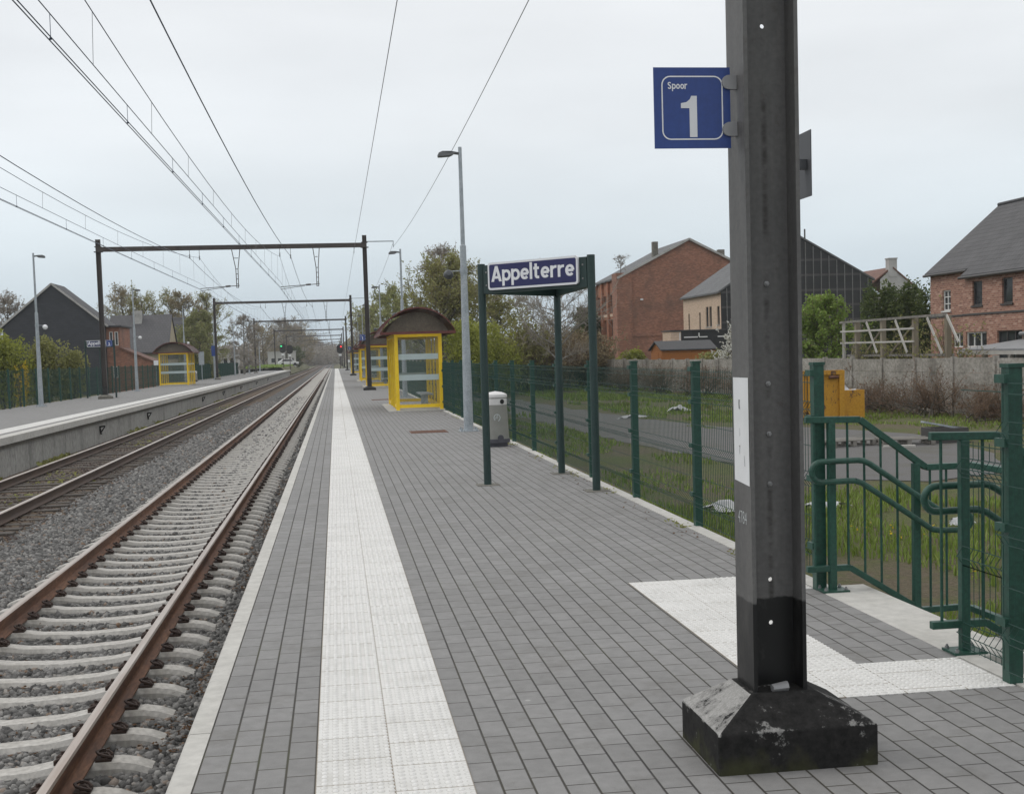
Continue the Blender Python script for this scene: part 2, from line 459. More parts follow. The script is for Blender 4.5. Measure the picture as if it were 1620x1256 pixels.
def tile_mat(name, c1, c2, rh=0.3, bw=0.25):
    n = N(name); x = n.xyz()
    run = n.math('ADD', x[0], x[1]) if False else x[1]
    v = n.comb(run, n.math('MULTIPLY', x[2], 1.5))
    b = n.new("ShaderNodeTexBrick"); b.inputs["Scale"].default_value = 1.0
    b.inputs["Brick Width"].default_value = bw; b.inputs["Row Height"].default_value = rh; b.inputs["Mortar Size"].default_value = 0.018; b.inputs["Mortar Smooth"].default_value = 0.8
    b.inputs["Color1"].default_value = (*c1, 1); b.inputs["Color2"].default_value = (*c2, 1)
    b.inputs["Mortar"].default_value = tuple(q * 0.55 for q in c1) + (1,)
    n.link(v, b.inputs["Vector"])
    nz = n.noise(0.9, 5.0, 0.6)
    c = n.mix(n.ramp(nz, [(0.4, 0.0), (0.75, 0.45)]), b.outputs["Color"], tuple(q * 1.5 for q in c2))
    n.col(c).rough(0.72)
    n.bump(n.math('SUBTRACT', 1.0, b.outputs["Fac"]), 0.7, 0.03)
    return n.mat
M['tile_grey'] = tile_mat("grey_roof_tiles", (0.060, 0.058, 0.060), (0.078, 0.076, 0.078))
M['tile_dark'] = tile_mat("dark_roof_tiles", (0.045, 0.044, 0.047), (0.062, 0.061, 0.065))
M['tile_pale'] = tile_mat("pale_grey_roof", (0.095, 0.097, 0.10), (0.115, 0.117, 0.12))
M['tile_red'] = tile_mat("red_roof_tiles", (0.13, 0.062, 0.045), (0.17, 0.085, 0.06))
M['brick_old'] = brick_mat("old_red_brick", [(0.147, 0.056, 0.034), (0.248, 0.096, 0.056), (0.326, 0.132, 0.078), (0.403, 0.202, 0.132)], (0.264, 0.186, 0.147), 0.22, 0.075, 0.008, 'wall', grime=(0.116, 0.078, 0.059), var=0.75)
M['brick_orange'] = brick_mat("orange_brick", [(0.196, 0.077, 0.042), (0.364, 0.126, 0.056), (0.448, 0.168, 0.077)], (0.280, 0.182, 0.140), 0.22, 0.075, 0.008, 'wall', grime=(0.140, 0.077, 0.049))
M['brick_house'] = brick_mat("mottled_brick", [(0.155, 0.074, 0.054), (0.270, 0.121, 0.084), (0.365, 0.182, 0.128), (0.540, 0.378, 0.297)], (0.351, 0.270, 0.216), 0.24, 0.085, 0.010, 'wall', var=0.0, grime=(0.203, 0.108, 0.081))
M['brick_cream'] = brick_mat("cream_brick", [(0.450, 0.325, 0.225), (0.575, 0.425, 0.312), (0.650, 0.500, 0.388)], (0.500, 0.400, 0.312), 0.22, 0.075, 0.008, 'wall')
M['cream'] = pmat("cream_render", (0.36, 0.31, 0.22), (0.44, 0.385, 0.28), 1.5, 0.9)
M['white_render'] = pmat("white_render", (0.368, 0.360, 0.344), (0.448, 0.440, 0.424), 1.5, 0.9)
M['membrane'] = brick_mat("black_membrane", [(0.006, 0.006, 0.007), (0.011, 0.011, 0.012), (0.017, 0.017, 0.018)], (0.014, 0.014, 0.016), 3.0, 0.62, 0.03, 'wall', rough=0.5)
M['batten'] = pmat("batten", (0.12, 0.12, 0.12), (0.20, 0.195, 0.185), 4.0, 0.8)
M['frame_white'] = pmat("white_frame", (0.62, 0.62, 0.60), (0.70, 0.70, 0.68), 4.0, 0.5)
M['frame_dark'] = pmat("dark_frame", (0.045, 0.042, 0.04), (0.065, 0.06, 0.058), 4.0, 0.5)
M['shed'] = brick_mat("orange_shed_boards", [(0.28, 0.095, 0.018), (0.36, 0.13, 0.025), (0.42, 0.16, 0.035)], (0.13, 0.045, 0.012), 4.0, 0.14, 0.008, 'wall', rough=0.7)
M['felt'] = pmat("roof_felt", (0.05, 0.05, 0.052), (0.075, 0.075, 0.078), 6.0, 0.9)
M['sheet_roof'] = pmat("grey_sheet_roof", (0.17, 0.175, 0.18), (0.25, 0.255, 0.26), 3.0, 0.6)
M['plastic'] = pmat("plastic_sheet", (0.331, 0.338, 0.346), (0.475, 0.482, 0.490), 5.0, 0.45)
M['bark'] = pmat("bark", (0.055, 0.048, 0.038), (0.10, 0.088, 0.072), 8.0, 0.9, bump=0.5, stretch=(1, 1, 0.3))
M['bark_pale'] = pmat("pale_bark", (0.16, 0.15, 0.135), (0.30, 0.285, 0.26), 5.0, 0.9, bump=0.4, stretch=(1, 1, 0.5))
M['car_white'] = pmat("white_car_paint", (0.62, 0.62, 0.62), (0.68, 0.68, 0.68), 2.0, 0.3)
def glass_mat(name, tint, alpha):
    n = N(name)
    n.col(tint).rough(0.06)
    n.bsdf.inputs["Alpha"].default_value = alpha
    return n.mat
M['pane'] = glass_mat("shelter_pane", (0.20, 0.24, 0.22), 0.13)
M['window'] = pmat("window_glass", (0.018, 0.022, 0.026), (0.05, 0.055, 0.06), 1.5, 0.12)
def emit(name, c, st):
    n = N(name); n.col((0.02, 0.02, 0.02))
    n.bsdf.inputs["Emission Color"].default_value = (*c, 1); n.bsdf.inputs["Emission Strength"].default_value = st
    return n.mat
M['red_lamp'] = emit("red_signal", (1.0, 0.03, 0.04), 2.0)
M['green_lamp'] = emit("green_signal", (0.05, 1.0, 0.35), 1.2)
def leaf_mat(name, cols, trans=0.38, clump=0.8):
    n = N(name)
    g = n.new("ShaderNodeNewGeometry")
    a = n.noise(clump, 3.0)
    f_ = n.math('ADD', n.math('MULTIPLY', g.outputs["Random Per Island"], 0.5), n.math('MULTIPLY', n.ramp(a, [(0.3, 0.0), (0.7, 1.0)]), 0.5))
    c = n.ramp(f_, [(i / (len(cols) - 1), q) for i, q in enumerate(cols)])
    n.col(c).rough(0.65).spec(0.25)
    tr = n.new("ShaderNodeBsdfTranslucent"); n.link(c, tr.inputs[0])
    mx = n.new("ShaderNodeMixShader"); mx.inputs[0].default_value = trans
    n.link(n.bsdf.outputs[0], mx.inputs[1]); n.link(tr.outputs[0], mx.inputs[2]); n.link(mx.outputs[0], n.out.inputs[0])
    return n.mat
L = {}
L['olive'] = leaf_mat("olive_spring_leaves", [(0.176, 0.167, 0.065), (0.270, 0.270, 0.093), (0.354, 0.372, 0.137)])
L['brown'] = leaf_mat("brown_twigs", [(0.151, 0.126, 0.077), (0.265, 0.216, 0.126), (0.366, 0.310, 0.184)])
L['willow'] = leaf_mat("willow_leaves", [(0.171, 0.191, 0.070), (0.262, 0.282, 0.110), (0.383, 0.402, 0.171)])
L['green'] = leaf_mat("green_leaves", [(0.070, 0.096, 0.028), (0.131, 0.166, 0.045), (0.219, 0.254, 0.079)])
L['fresh'] = leaf_mat("fresh_green_leaves", [(0.141, 0.212, 0.044), (0.231, 0.332, 0.072), (0.332, 0.443, 0.110)])
L['hedge'] = leaf_mat("dark_conifer_leaves", [(0.038, 0.059, 0.022), (0.089, 0.122, 0.038), (0.179, 0.210, 0.067)])
L['laurel'] = leaf_mat("yellow_green_leaves", [(0.139, 0.162, 0.030), (0.259, 0.282, 0.050), (0.384, 0.405, 0.085)])
L['yellow'] = leaf_mat("yellow_flowers", [(0.45, 0.30, 0.01), (0.60, 0.42, 0.02), (0.70, 0.52, 0.05)])
L['white'] = leaf_mat("white_blossom", [(0.50, 0.50, 0.46), (0.65, 0.65, 0.60), (0.75, 0.75, 0.70)])
L['bramble'] = leaf_mat("bramble_stems", [(0.079, 0.056, 0.038), (0.175, 0.116, 0.079), (0.280, 0.201, 0.140)])
L['greybrown'] = leaf_mat("grey_brown_twigs", [(0.190, 0.169, 0.140), (0.292, 0.259, 0.218), (0.383, 0.344, 0.292)])
L['grass'] = leaf_mat("grass_blades", [(0.20, 0.165, 0.085), (0.126, 0.176, 0.034), (0.213, 0.295, 0.060), (0.386, 0.423, 0.161)], clump=0.35)
L['litter'] = leaf_mat("dead_leaves", [(0.07, 0.035, 0.016), (0.13, 0.068, 0.03), (0.18, 0.105, 0.055)])

# ================================================================== THE SETTING
def field_mat():
    n = N("field_ground")
    a = n.noise(0.35, 6.0, 0.65); b = n.noise(2.4, 5.0, 0.65); c_ = n.noise(22.0, 4.0, 0.7)
    g = n.ramp(c_, [(0.25, (0.045, 0.055, 0.014)), (0.55, (0.085, 0.10, 0.026)), (0.8, (0.15, 0.145, 0.06))])
    dry = n.ramp(c_, [(0.25, (0.060, 0.048, 0.028)), (0.6, (0.12, 0.098, 0.062)), (0.85, (0.19, 0.165, 0.115))])
    m = n.ramp(n.math('ADD', n.math('MULTIPLY', a, 0.6), n.math('MULTIPLY', b, 0.4)), [(0.44, 0.0), (0.56, 1.0)])
    n.col(n.mix(m, g, dry)).rough(0.95); n.bump(c_, 0.7, 0.05)
    return n.mat
def gravel_path_mat():
    n = N("path_gravel")
    a = n.noise(0.9, 6.0, 0.65); c_ = n.noise(45.0, 3.0, 0.7)
    c = n.ramp(c_, [(0.25, (0.062, 0.060, 0.059)), (0.75, (0.150, 0.146, 0.142))])
    c = n.mix(n.ramp(a, [(0.5, 0.0), (0.68, 0.65)]), c, (0.075, 0.072, 0.045))
    n.col(c).rough(0.92); n.bump(c_, 0.4, 0.02)
    return n.mat
def ballast_mat(name, tint, moss):
    n = N(name)
    v = n.new("ShaderNodeTexVoronoi"); v.inputs["Scale"].default_value = 19.0
    n.link(n.tc.outputs["Object"], v.inputs["Vector"])
    s = n.new("ShaderNodeSeparateColor"); n.link(v.outputs["Color"], s.inputs[0])
    c = n.ramp(s.outputs[0], [(0.0, tuple(q * 0.45 for q in tint)), (0.5, tint), (1.0, tuple(min(1, q * 1.8) for q in tint))])
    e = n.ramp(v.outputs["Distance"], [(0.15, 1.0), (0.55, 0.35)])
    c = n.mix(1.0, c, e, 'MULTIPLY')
    if moss:
        a = n.noise(0.8, 5.0, 0.6); b = n.noise(9.0, 4.0)
        c = n.mix(n.ramp(a, [(0.40, 0.25), (0.62, 0.85)]), c, n.ramp(b, [(0.3, (0.075, 0.048, 0.028)), (0.62, (0.125, 0.082, 0.045)), (0.85, (0.10, 0.095, 0.03))]))
    n.col(c).rough(0.92)
    n.bump(n.math('SUBTRACT', 1.0, v.outputs["Distance"]), 1.0, 0.035)
    return n.mat
def stone_mat():
    n = N("ballast_stone")
    g = n.new("ShaderNodeNewGeometry")
    c = n.ramp(g.outputs["Random Per Island"], [(0.0, (0.062, 0.061, 0.059)), (0.35, (0.115, 0.113, 0.109)), (0.75, (0.185, 0.181, 0.174)), (0.93, (0.28, 0.274, 0.26)), (1.0, (0.17, 0.11, 0.07))])
    nz = n.noise(60.0, 3.0)
    c = n.mix(0.4, c, n.ramp(nz, [(0.3, 0.25), (0.7, 0.75)]), 'OVERLAY')
    n.col(c).rough(0.9)
    return n.mat
M['field'] = field_mat(); M['path'] = gravel_path_mat(); M['stone'] = stone_mat()
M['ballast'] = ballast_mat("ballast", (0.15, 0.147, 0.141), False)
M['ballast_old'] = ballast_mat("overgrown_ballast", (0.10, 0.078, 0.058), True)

def sheet(name, prof, y0, y1, mat, ny=1):
    """strip of ground from a cross profile [(x,z)...] between y0 and y1"""
    ys = np.linspace(y0, y1, ny + 1); V = []; F = []
    k = len(prof)
    for y in ys:
        for x, z in prof: V.append((x, y, z))
    for j in range(ny):
        for i in range(k - 1):
            a = j * k + i; F.append((a, a + 1, a + 1 + k, a + k))
    return struct(raw_mesh(name, V, F, mat))
FZ = -0.75
sheet("ground", [(-1500, FZ), (-13.6, FZ), (-13.5, -1.1), (3.1, -1.1), (3.28, FZ), (1500, FZ)], -60, 2400, M['field'])
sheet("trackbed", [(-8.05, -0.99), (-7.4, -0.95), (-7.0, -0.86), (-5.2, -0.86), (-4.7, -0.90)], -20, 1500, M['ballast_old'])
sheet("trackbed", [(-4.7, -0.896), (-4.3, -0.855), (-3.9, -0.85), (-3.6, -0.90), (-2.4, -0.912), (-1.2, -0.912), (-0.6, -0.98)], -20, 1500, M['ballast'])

# gravel path and yard in the field
def blob(name, pts, z, mat, sub=4, jit=0.25):
    P = []
    n = len(pts)
    for i in range(n):
        a, b = np.array(pts[i]), np.array(pts[(i + 1) % n])
        L_ = np.linalg.norm(b - a); k = max(2, int(L_ / 0.8))
        for j in range(k):
            t = j / k
            P.append(a + (b - a) * t + rng.normal(0, jit, 2) * (0.4 if j else 0.2))
    bm = bmesh.new()
    vs = [bm.verts.new((p[0], p[1], z)) for p in P]
    fce = bm.faces.new(vs); bmesh.ops.triangulate(bm, faces=[fce])
    me = bpy.data.meshes.new(name); bm.to_mesh(me); bm.free(); me.materials.append(mat)
    o = bpy.data.objects.new(name, me); COL.objects.link(o)
    if me.polygons[0].normal.z < 0: me.flip_normals()
    return struct(o)
blob("path", [(5.6, 120), (6.6, 60), (7.2, 34.4), (7.6, 30), (8.0, 25), (8.2, 21.2), (10, 20.2), (12.2, 21.5), (14.4, 27.4), (14.8, 31), (13.4, 35.5), (11.6, 36.5), (10.4, 43.4), (9.4, 60), (8.4, 120)], FZ + 0.012, M['path'])

# ------------------------------------------------------------------ platforms
def tile_joint_mat(name, ox, oy):
    n = N(name)
    x = n.xyz()
    colr = n.math('FLOOR', n.math('DIVIDE', x[0], 0.3))
    yy = n.math('ADD', x[1], n.math('MULTIPLY', colr, 0.12))
    fx = n.math('ABSOLUTE', n.math('SUBTRACT', n.math('FRACT', n.math('DIVIDE', x[0], 0.3)), 0.5))
    fy = n.math('ABSOLUTE', n.math('SUBTRACT', n.math('FRACT', n.math('DIVIDE', yy, 0.3)), 0.5))
    lx = n.ramp(fx, [(0.484, 0.0), (0.494, 1.0)]); ly = n.ramp(fy, [(0.484, 0.0), (0.492, 0.85)])
    wn_ = n.new("ShaderNodeTexWhiteNoise"); wn_.noise_dimensions = '2D'
    n.link(n.comb(colr, n.math('FLOOR', n.math('DIVIDE', yy, 0.3))), wn_.inputs[0])
    a = n.noise(1.7, 5.0, 0.6); b = n.noise(90.0, 3.0)
    c = n.ramp(n.math('ADD', n.math('MULTIPLY', wn_.outputs[0], 0.25), n.math('MULTIPLY', a, 0.75)), [(0.2, (0.55, 0.545, 0.52)), (0.5, (0.61, 0.605, 0.585)), (0.85, (0.67, 0.665, 0.645))])
    c = n.mix(0.14, c, n.ramp(b, [(0.3, 0.25), (0.7, 0.75)]), 'OVERLAY')
    grime = n.noise(5.0, 5.0, 0.65)
    c = n.mix(n.ramp(grime, [(0.50, 0.0), (0.78, 0.45)]), c, (0.33, 0.315, 0.28))
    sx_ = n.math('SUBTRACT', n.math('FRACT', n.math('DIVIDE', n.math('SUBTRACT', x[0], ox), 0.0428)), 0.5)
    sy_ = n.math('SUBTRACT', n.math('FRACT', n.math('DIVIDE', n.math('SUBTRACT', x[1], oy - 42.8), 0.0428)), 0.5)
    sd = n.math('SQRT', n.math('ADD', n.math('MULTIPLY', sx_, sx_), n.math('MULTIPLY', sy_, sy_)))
    ring_ = n.math('MULTIPLY', n.ramp(sd, [(0.23, 0.0), (0.29, 1.0), (0.32, 1.0), (0.38, 0.0)]), n.ramp(n.noise(3.0, 4.0), [(0.3, 0.32), (0.7, 0.75)]))  # grey ring round each stud: worn dirt plus stud shading painted in
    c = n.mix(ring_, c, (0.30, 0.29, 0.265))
    jm = n.math('MAXIMUM', n.math('MULTIPLY', lx, 0.9), ly)
    c = n.mix(jm, c, (0.20, 0.165, 0.12))
    n.col(c).rough(0.8)
    n.bump(n.math('SUBTRACT', n.math('MULTIPLY', b, 0.2), jm), 0.4, 0.006)
    return n.mat
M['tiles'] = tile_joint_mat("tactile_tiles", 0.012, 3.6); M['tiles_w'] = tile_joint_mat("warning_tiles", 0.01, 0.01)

def studs(x0, x1, y0, y1, z, pitch=0.0428, rad=0.0125, h=0.0055):
    xs = np.arange(x0 + pitch / 2, x1, pitch); ys = np.arange(y0 + pitch / 2, y1, pitch)
    gx, gy = np.meshgrid(xs, ys); c = np.stack([gx.ravel(), gy.ravel()], 1)
    n = len(c); k = 7
    a = np.arange(k) * 2 * math.pi / k
    V = np.zeros((n, 2 * k, 3), np.float32)
    for j, (rr, zz) in enumerate(((rad, z), (rad * 0.6, z + h))):
        V[:, j * k:(j + 1) * k, 0] = c[:, 0:1] + rr * np.cos(a); V[:, j * k:(j + 1) * k, 1] = c[:, 1:2] + rr * np.sin(a); V[:, j * k:(j + 1) * k, 2] = zz
    tri = []
    for i in range(k):
        j = (i + 1) % k; tri += [(i, j, j + k), (i, j + k, i + k)]
    for i in range(1, k - 1): tri.append((k, k + i, k + i + 1))
    tri = np.array(tri)
    F = (tri[None] + (np.arange(n) * 2 * k)[:, None, None]).reshape(-1, 3)
    return V.reshape(-1, 3), F
PY0, PY1 = -12.0, 228.0
TX0, TX1 = -0.138, 0.462
pl = MB()
pl.box(-0.607, 3.13, PY0, PY1, -1.2, 0.0).box(3.13, 3.27, PY0, 6.08, -1.2, -0.012).box(3.13, 3.27, 7.92, PY1, -1.2, -0.012)
platform = struct(pl.build("platform", M['paving']))
ke = MB(); kj = MB()
YJ = 8.02
y = YJ - 2.4 * 9
while y < PY1:
    ke.prism([(-0.709, y + .004, -0.13), (-0.609, y + .004, -0.13), (-0.609, y + .004, 0.003), (-0.697, y + .004, 0.003), (-0.709, y + .004, -0.008)], (0, min(2.4, PY1 - y) - .008, 0))
    y += 2.4
ke.build("edge_stone", M['kerb'], platform)
kj.box(-0.704, -0.608, PY0, PY1, -0.16, -0.004)
kj.build("edge_joint", M['kerb_joint'], platform)
fo = MB(); fo.box(-0.60, -0.5, PY0, PY1, -1.25, -0.131); fo.build("retaining_wall", M['conc_wall'], platform)
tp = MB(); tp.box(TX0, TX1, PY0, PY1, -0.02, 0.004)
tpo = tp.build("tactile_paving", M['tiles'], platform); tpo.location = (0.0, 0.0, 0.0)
# object origin at the strip's left edge so that the joint pattern starts there
for vtx in tpo.data.vertices: vtx.co.x -= TX0
tpo.location.x = TX0
V, F = studs(0.012, 0.588, 3.6, 26.0, 0.004)
so = raw_mesh("stud", V, F, M['tactile'], platform, (TX0, 0, 0)); so["kind"] = "stuff"
ed = MB(); ed.box(3.135, 3.262, PY0, 6.05, -0.3, 0.006).box(3.135, 3.262, 8.0, PY1, -0.3, 0.006)
ed.build("edging", M['kerb'], platform)
# warning field round the top of the stairs
wf = MB()
for (a, b, c, e) in ((1.98, 2.58, 5.49, 8.61), (2.582, 3.12, 8.05, 8.61), (2.582, 3.12, 5.49, 6.06)):
    wf.box(a - 1.98, b - 1.98, c - 5.49, e - 5.49, -0.02, 0.0045)
w1 = struct(wf.build("tactile_paving", M['tiles_w'], None, loc=(1.98, 5.49, 0)))
VV = []; FF = []; o_ = 0
for (a, b, c, e) in ((1.98, 2.58, 5.49, 8.61), (2.582, 3.12, 8.05, 8.61), (2.582, 3.12, 5.49, 6.06)):
    V, F = studs(a + .01 - 1.98, b - .01 - 1.98, c + .01 - 5.49, e - .01 - 5.49, 0.0045); VV.append(V); FF.append(F + o_); o_ += len(V)
so = raw_mesh("stud", np.concatenate(VV), np.concatenate(FF), M['tactile'], w1); so["kind"] = "stuff"
# stair landing slab, two steps and lower landing
st = MB()
st.box(3.13, 3.50, 6.06, 8.10, -0.5, 0.004)
struct(st.build("landing_slab", M['kerb'], bevel=0.006))
st = MB()
st.box(3.50, 3.80, 6.2, 7.8, -0.9, -0.17).box(3.80, 5.6, 6.2, 7.8, -0.9, -0.34).box(5.6, 5.9, 6.2, 7.8, -0.9, -0.5).box(5.9, 6.3, 6.2, 7.8, -0.9, -0.66)
struct(st.build("steps", M['kerb'], bevel=0.006))

# left platform
LX = -7.88
pl = MB(); pl.box(-13.45, LX - 0.25, 5, 226, -1.2, 0.0)
platL = struct(pl.build("platform", M['paving']))
sl = MB(); y = 6.0
while y < 226:
    sl.box(LX - 0.35, LX, y + .008, y + 1.99, -0.17, 0.006); y += 2.0
sl.build("edge_stone", M['kerb'], platL)
MB().box(LX - 0.25, LX - 0.10, 5, 226, -0.27, -0.171).build("ledge", M['conc_dark'], platL)
wl_ = MB(); y = 6.0
while y < 226:
    wl_.box(LX - 0.24, LX - 0.17, y + .012, y + 1.488, -1.2, -0.272); y += 1.5
wl_.build("retaining_wall", M['conc_wall'], platL)
MB().box(LX - 0.245, LX - 0.18, 5, 226, -1.2, -0.272).build("joint", M['conc_dark'], platL)
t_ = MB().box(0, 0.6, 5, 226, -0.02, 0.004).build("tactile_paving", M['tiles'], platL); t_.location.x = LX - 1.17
for yb in (44.5, 55.5, 78, 92, 109, 130, 152):
    b = MB(); b.bar((LX - .17, yb, -.42), (LX + .02, yb, -.40), .10, .05).bar((LX - .16, yb, -.44), (LX - .12, yb - .02, -.68), .05, .05).bar((LX + .0, yb, -.43), (LX - .12, yb, -.60), .035, .035)
    b.build("cable_bracket", M['dark'], platL)

# ------------------------------------------------------------------ tracks
def rail_mb(x, y0, y1, zt, lean=0.0):
    m = MB()
    prof = [(-.075, -.172), (.075, -.172), (.075, -.160), (.016, -.142), (.009, -.13), (.009, -.052), (.034, -.040), (.036, -.012), (.026, 0), (-.026, 0), (-.036, -.012), (-.034, -.040), (-.009, -.052), (-.009, -.13), (-.016, -.142), (-.075, -.160)]
    v = [(x + a, y0, zt + b) for a, b in prof] + [(x + a, y1, zt + b) for a, b in prof]
    n = len(prof)
    for i in range(n):
        j = (i + 1) % n
        m.f.append((i, j, j + n, i + n)); m.m.append(1 if i in (7, 8, 9) else 0)
    m.v = v
    return m
def sleeper_mesh():
    m = MB(); st = [(-1.2, -.135, .86), (-1.175, -.055, .94), (-1.08, -.018, 1), (-.98, 0, 1), (-.60, 0, 1), (-.42, -.030, .96), (0, -.048, .94), (.42, -.030, .96), (.60, 0, 1), (.98, 0, 1), (1.08, -.018, 1), (1.175, -.055, .94), (1.2, -.135, .86)]
    rings = []
    for x, z, w in st:
        b, t, c = .115 * w, .088 * w, .078 * w
        rings.append([(x, -b, -.22), (x, -t - .012, z - .035 if z > -.1 else z - .02), (x, -c, z), (x, c, z), (x, t + .012, z - .035 if z > -.1 else z - .02), (x, b, -.22)])
    v = [p for rg in rings for p in rg]; fc = []
    for i in range(len(st) - 1):
        for k in range(5):
            a = i * 6 + k; fc.append((a, a + 1, a + 7, a + 6))
    fc.append((0, 1, 2, 3, 4, 5)); fc.append(tuple((len(st) - 1) * 6 + k for k in range(6)))
    return m.add(v, fc)
def clip_mesh():
    m = MB()
    m.box(-.055, .055, -.06, .06, -.002, .018)
    pts = [(-.05, -.045, .02), (-.02, -.06, .045), (.03, -.05, .06), (.05, 0, .062), (.03, .05, .06), (-.02, .06, .045), (-.05, .045, .025), (-.03, .01, .045), (.02, .0, .045)]
    m.tube(pts, .0125, 6)
    m.lathe([(.024, .0), (.024, .04), (.014, .046), (.014, .07)], (0.0, 0, .015), 6)
    return m
XC1, XC2 = -2.4175, -6.17
ZR = -0.66
tr = thing("railway_track", "track on pale concrete sleepers beside the near paved platform", "railway track", (XC1, 0, 0))
for sx in (-.7525, .7525):
    rail_mb(sx, -6, 1200, ZR).build("rail", [M['rail'], M['rail_top']], tr)
sl0 = sleeper_mesh().build("sleeper", M['sleeper'], tr)
cl0 = None
SY = [0.285 + .6 * k for k in range(4, 104)]
for i, yy in enumerate(SY):
    o = sl0 if i == 0 else sl0.copy()
    if i: COL.objects.link(o)
    o.parent = tr; o.location = (random.uniform(-.012, .012), yy + random.uniform(-.012, .012), ZR - .172); o.rotation_euler.z = random.uniform(-.006, .006)
    if i < 100:
        for k, cx in enumerate((-.7525 - .125, -.7525 + .125, .7525 - .125, .7525 + .125)):
            if cl0 is None:
                cl0 = clip_mesh().build("rail_clip", M['clip'], o, smooth=True); c = cl0
            else:
                c = cl0.copy(); COL.objects.link(c)
            c.parent = o; c.location = (cx, 0, 0.0); c.scale = (.88, .9, .85); c.rotation_euler.z = math.pi if k % 2 else 0
V = []; F = []
base = np.array([v.co[:] for v in sl0.data.vertices]); bf = [tuple(p.vertices) for p in sl0.data.polygons if len(p.vertices) == 4]
for k in range(104, 620):
    o_ = len(V) * len(base)
    V.append(base + np.array([0, 0.285 + .6 * k, ZR - .172])); F.append(np.array(bf) + o_)
fs = raw_mesh("sleeper", np.concatenate(V), np.concatenate(F), M['sleeper'], tr); fs["kind"] = "stuff"
cb_ = MB()
for k in range(104, 260):
    for cx in (-.8775, -.6275, .6275, .8775): cb_.box(cx - .05, cx + .05, .285 + .6 * k - .055, .285 + .6 * k + .055, ZR - .172, ZR - .115)
fc_ = cb_.build("rail_clip", M['clip'], tr); fc_["kind"] = "stuff"

tr2 = thing("railway_track", "older darker track half buried in brown soil and moss along the opposite platform", "railway track", (XC2, 0, 0))
for sx in (-.7525, .7525):
    rail_mb(sx, 12, 1200, ZR).build("rail", [M['rail_old'], M['rail_top']], tr2)
ws = MB(); ws.box(-1.25, 1.25, -.12, .12, -.16, 0)
ws0 = ws.build("sleeper", M['sleeper_wood'], tr2, bevel=.012)
for i in range(90):
    o = ws0 if i == 0 else ws0.copy()
    if i: COL.objects.link(o)
    o.parent = tr2; o.location = (random.uniform(-.05, .05), 18 + .62 * i, ZR - .178 + random.uniform(-.02, .006)); o.rotation_euler.z = random.uniform(-.01, .01)

# loose stones
def stones(n, xr, yr, zf, s0, s1, avoid=True):
    x = rng.uniform(*xr, n); y = rng.uniform(*yr, n)
    if avoid:
        ph = np.abs((y - 0.285 + .3) % .6 - .3)
        bad = (ph < .115) & (np.abs(x - XC1) < 1.17)
        for rx in (-1.665, -3.17): bad |= np.abs(x - rx) < .085
        for rx in (-5.4175, -6.9225): bad |= np.abs(x - rx) < .085
        x, y = x[~bad], y[~bad]
    s = rng.uniform(s0, s1, len(x))
    return np.stack([x, y, zf(x, y)], 1), s
def zprof(x, y):
    z = np.interp(x, [-4.7, -4.3, -3.9, -3.6, -2.4, -1.2, -0.6], [-.896, -.855, -.85, -.90, -.912, -.912, -.98])
    return z
phi = (1 + 5 ** .5) / 2
ICO = np.array([(-1, phi, 0), (1, phi, 0), (-1, -phi, 0), (1, -phi, 0), (0, -1, phi), (0, 1, phi), (0, -1, -phi), (0, 1, -phi), (phi, 0, -1), (phi, 0, 1), (-phi, 0, -1), (-phi, 0, 1)]) / 1.9
ICF = np.array([(0, 11, 5), (0, 5, 1), (0, 1, 7), (0, 7, 10), (0, 10, 11), (1, 5, 9), (5, 11, 4), (11, 10, 2), (10, 7, 6), (7, 1, 8), (3, 9, 4), (3, 4, 2), (3, 2, 6), (3, 6, 8), (3, 8, 9), (4, 9, 5), (2, 4, 11), (6, 2, 10), (8, 6, 7), (9, 8, 1)])
def rand_rot(n):
    q = rng.normal(size=(n, 4)); q /= np.linalg.norm(q, axis=1, keepdims=True)
    w, x, y, z = q.T
    return np.stack([1 - 2 * (y * y + z * z), 2 * (x * y - z * w), 2 * (x * z + y * w), 2 * (x * y + z * w), 1 - 2 * (x * x + z * z), 2 * (y * z - x * w), 2 * (x * z - y * w), 2 * (y * z + x * w), 1 - 2 * (x * x + y * y)], 1).reshape(n, 3, 3)
def stone_object(name, sets, mat):
    P = np.concatenate([a for a, b in sets]); s = np.concatenate([b for a, b in sets]); n = len(P)
    v = ICO[None] * (1 + rng.normal(0, .16, (n, 12, 1)))
    v = v * rng.uniform(.55, 1.15, (n, 1, 3))
    v = np.einsum('nij,nkj->nki', rand_rot(n), v) * s[:, None, None] + P[:, None, :]
    F = (ICF[None] + (np.arange(n) * 12)[:, None, None]).reshape(-1, 3)
    o = raw_mesh(name, v.reshape(-1, 3), F, mat); o["kind"] = "stuff"; return o
bs = stone_object("ballast_stones", [
    stones(21000, (-3.95, -.72), (3.4, 11.5), zprof, .020, .042),
    stones(11000, (-3.95, -.72), (11.5, 22), zprof, .02, .042),
    stones(6000, (-3.95, -.72), (22, 40), zprof, .03, .055), stones(7000, (-3.95, -.72), (40, 90), zprof, .04, .07),
    stones(7500, (-4.95, -3.6), (9.5, 22), zprof, .020, .042),
    stones(5000, (-4.95, -3.6), (22, 40), zprof, .03, .05), stones(4000, (-4.95, -3.6), (40, 80), zprof, .04, .065)], M['stone'])
tag(bs, "grey crushed stone ballast between the concrete sleepers", "ballast")
bo = stone_object("ballast_stones", [stones(6000, (-7.7, -4.7), (19, 45), lambda x, y: np.interp(x, [-8.05, -7.4, -7.0, -5.2, -4.7], [-.99, -.95, -.86, -.86, -.90]), .015, .035)], M['clip'])
tag(bo, "dark soiled ballast around the older far track", "ballast")

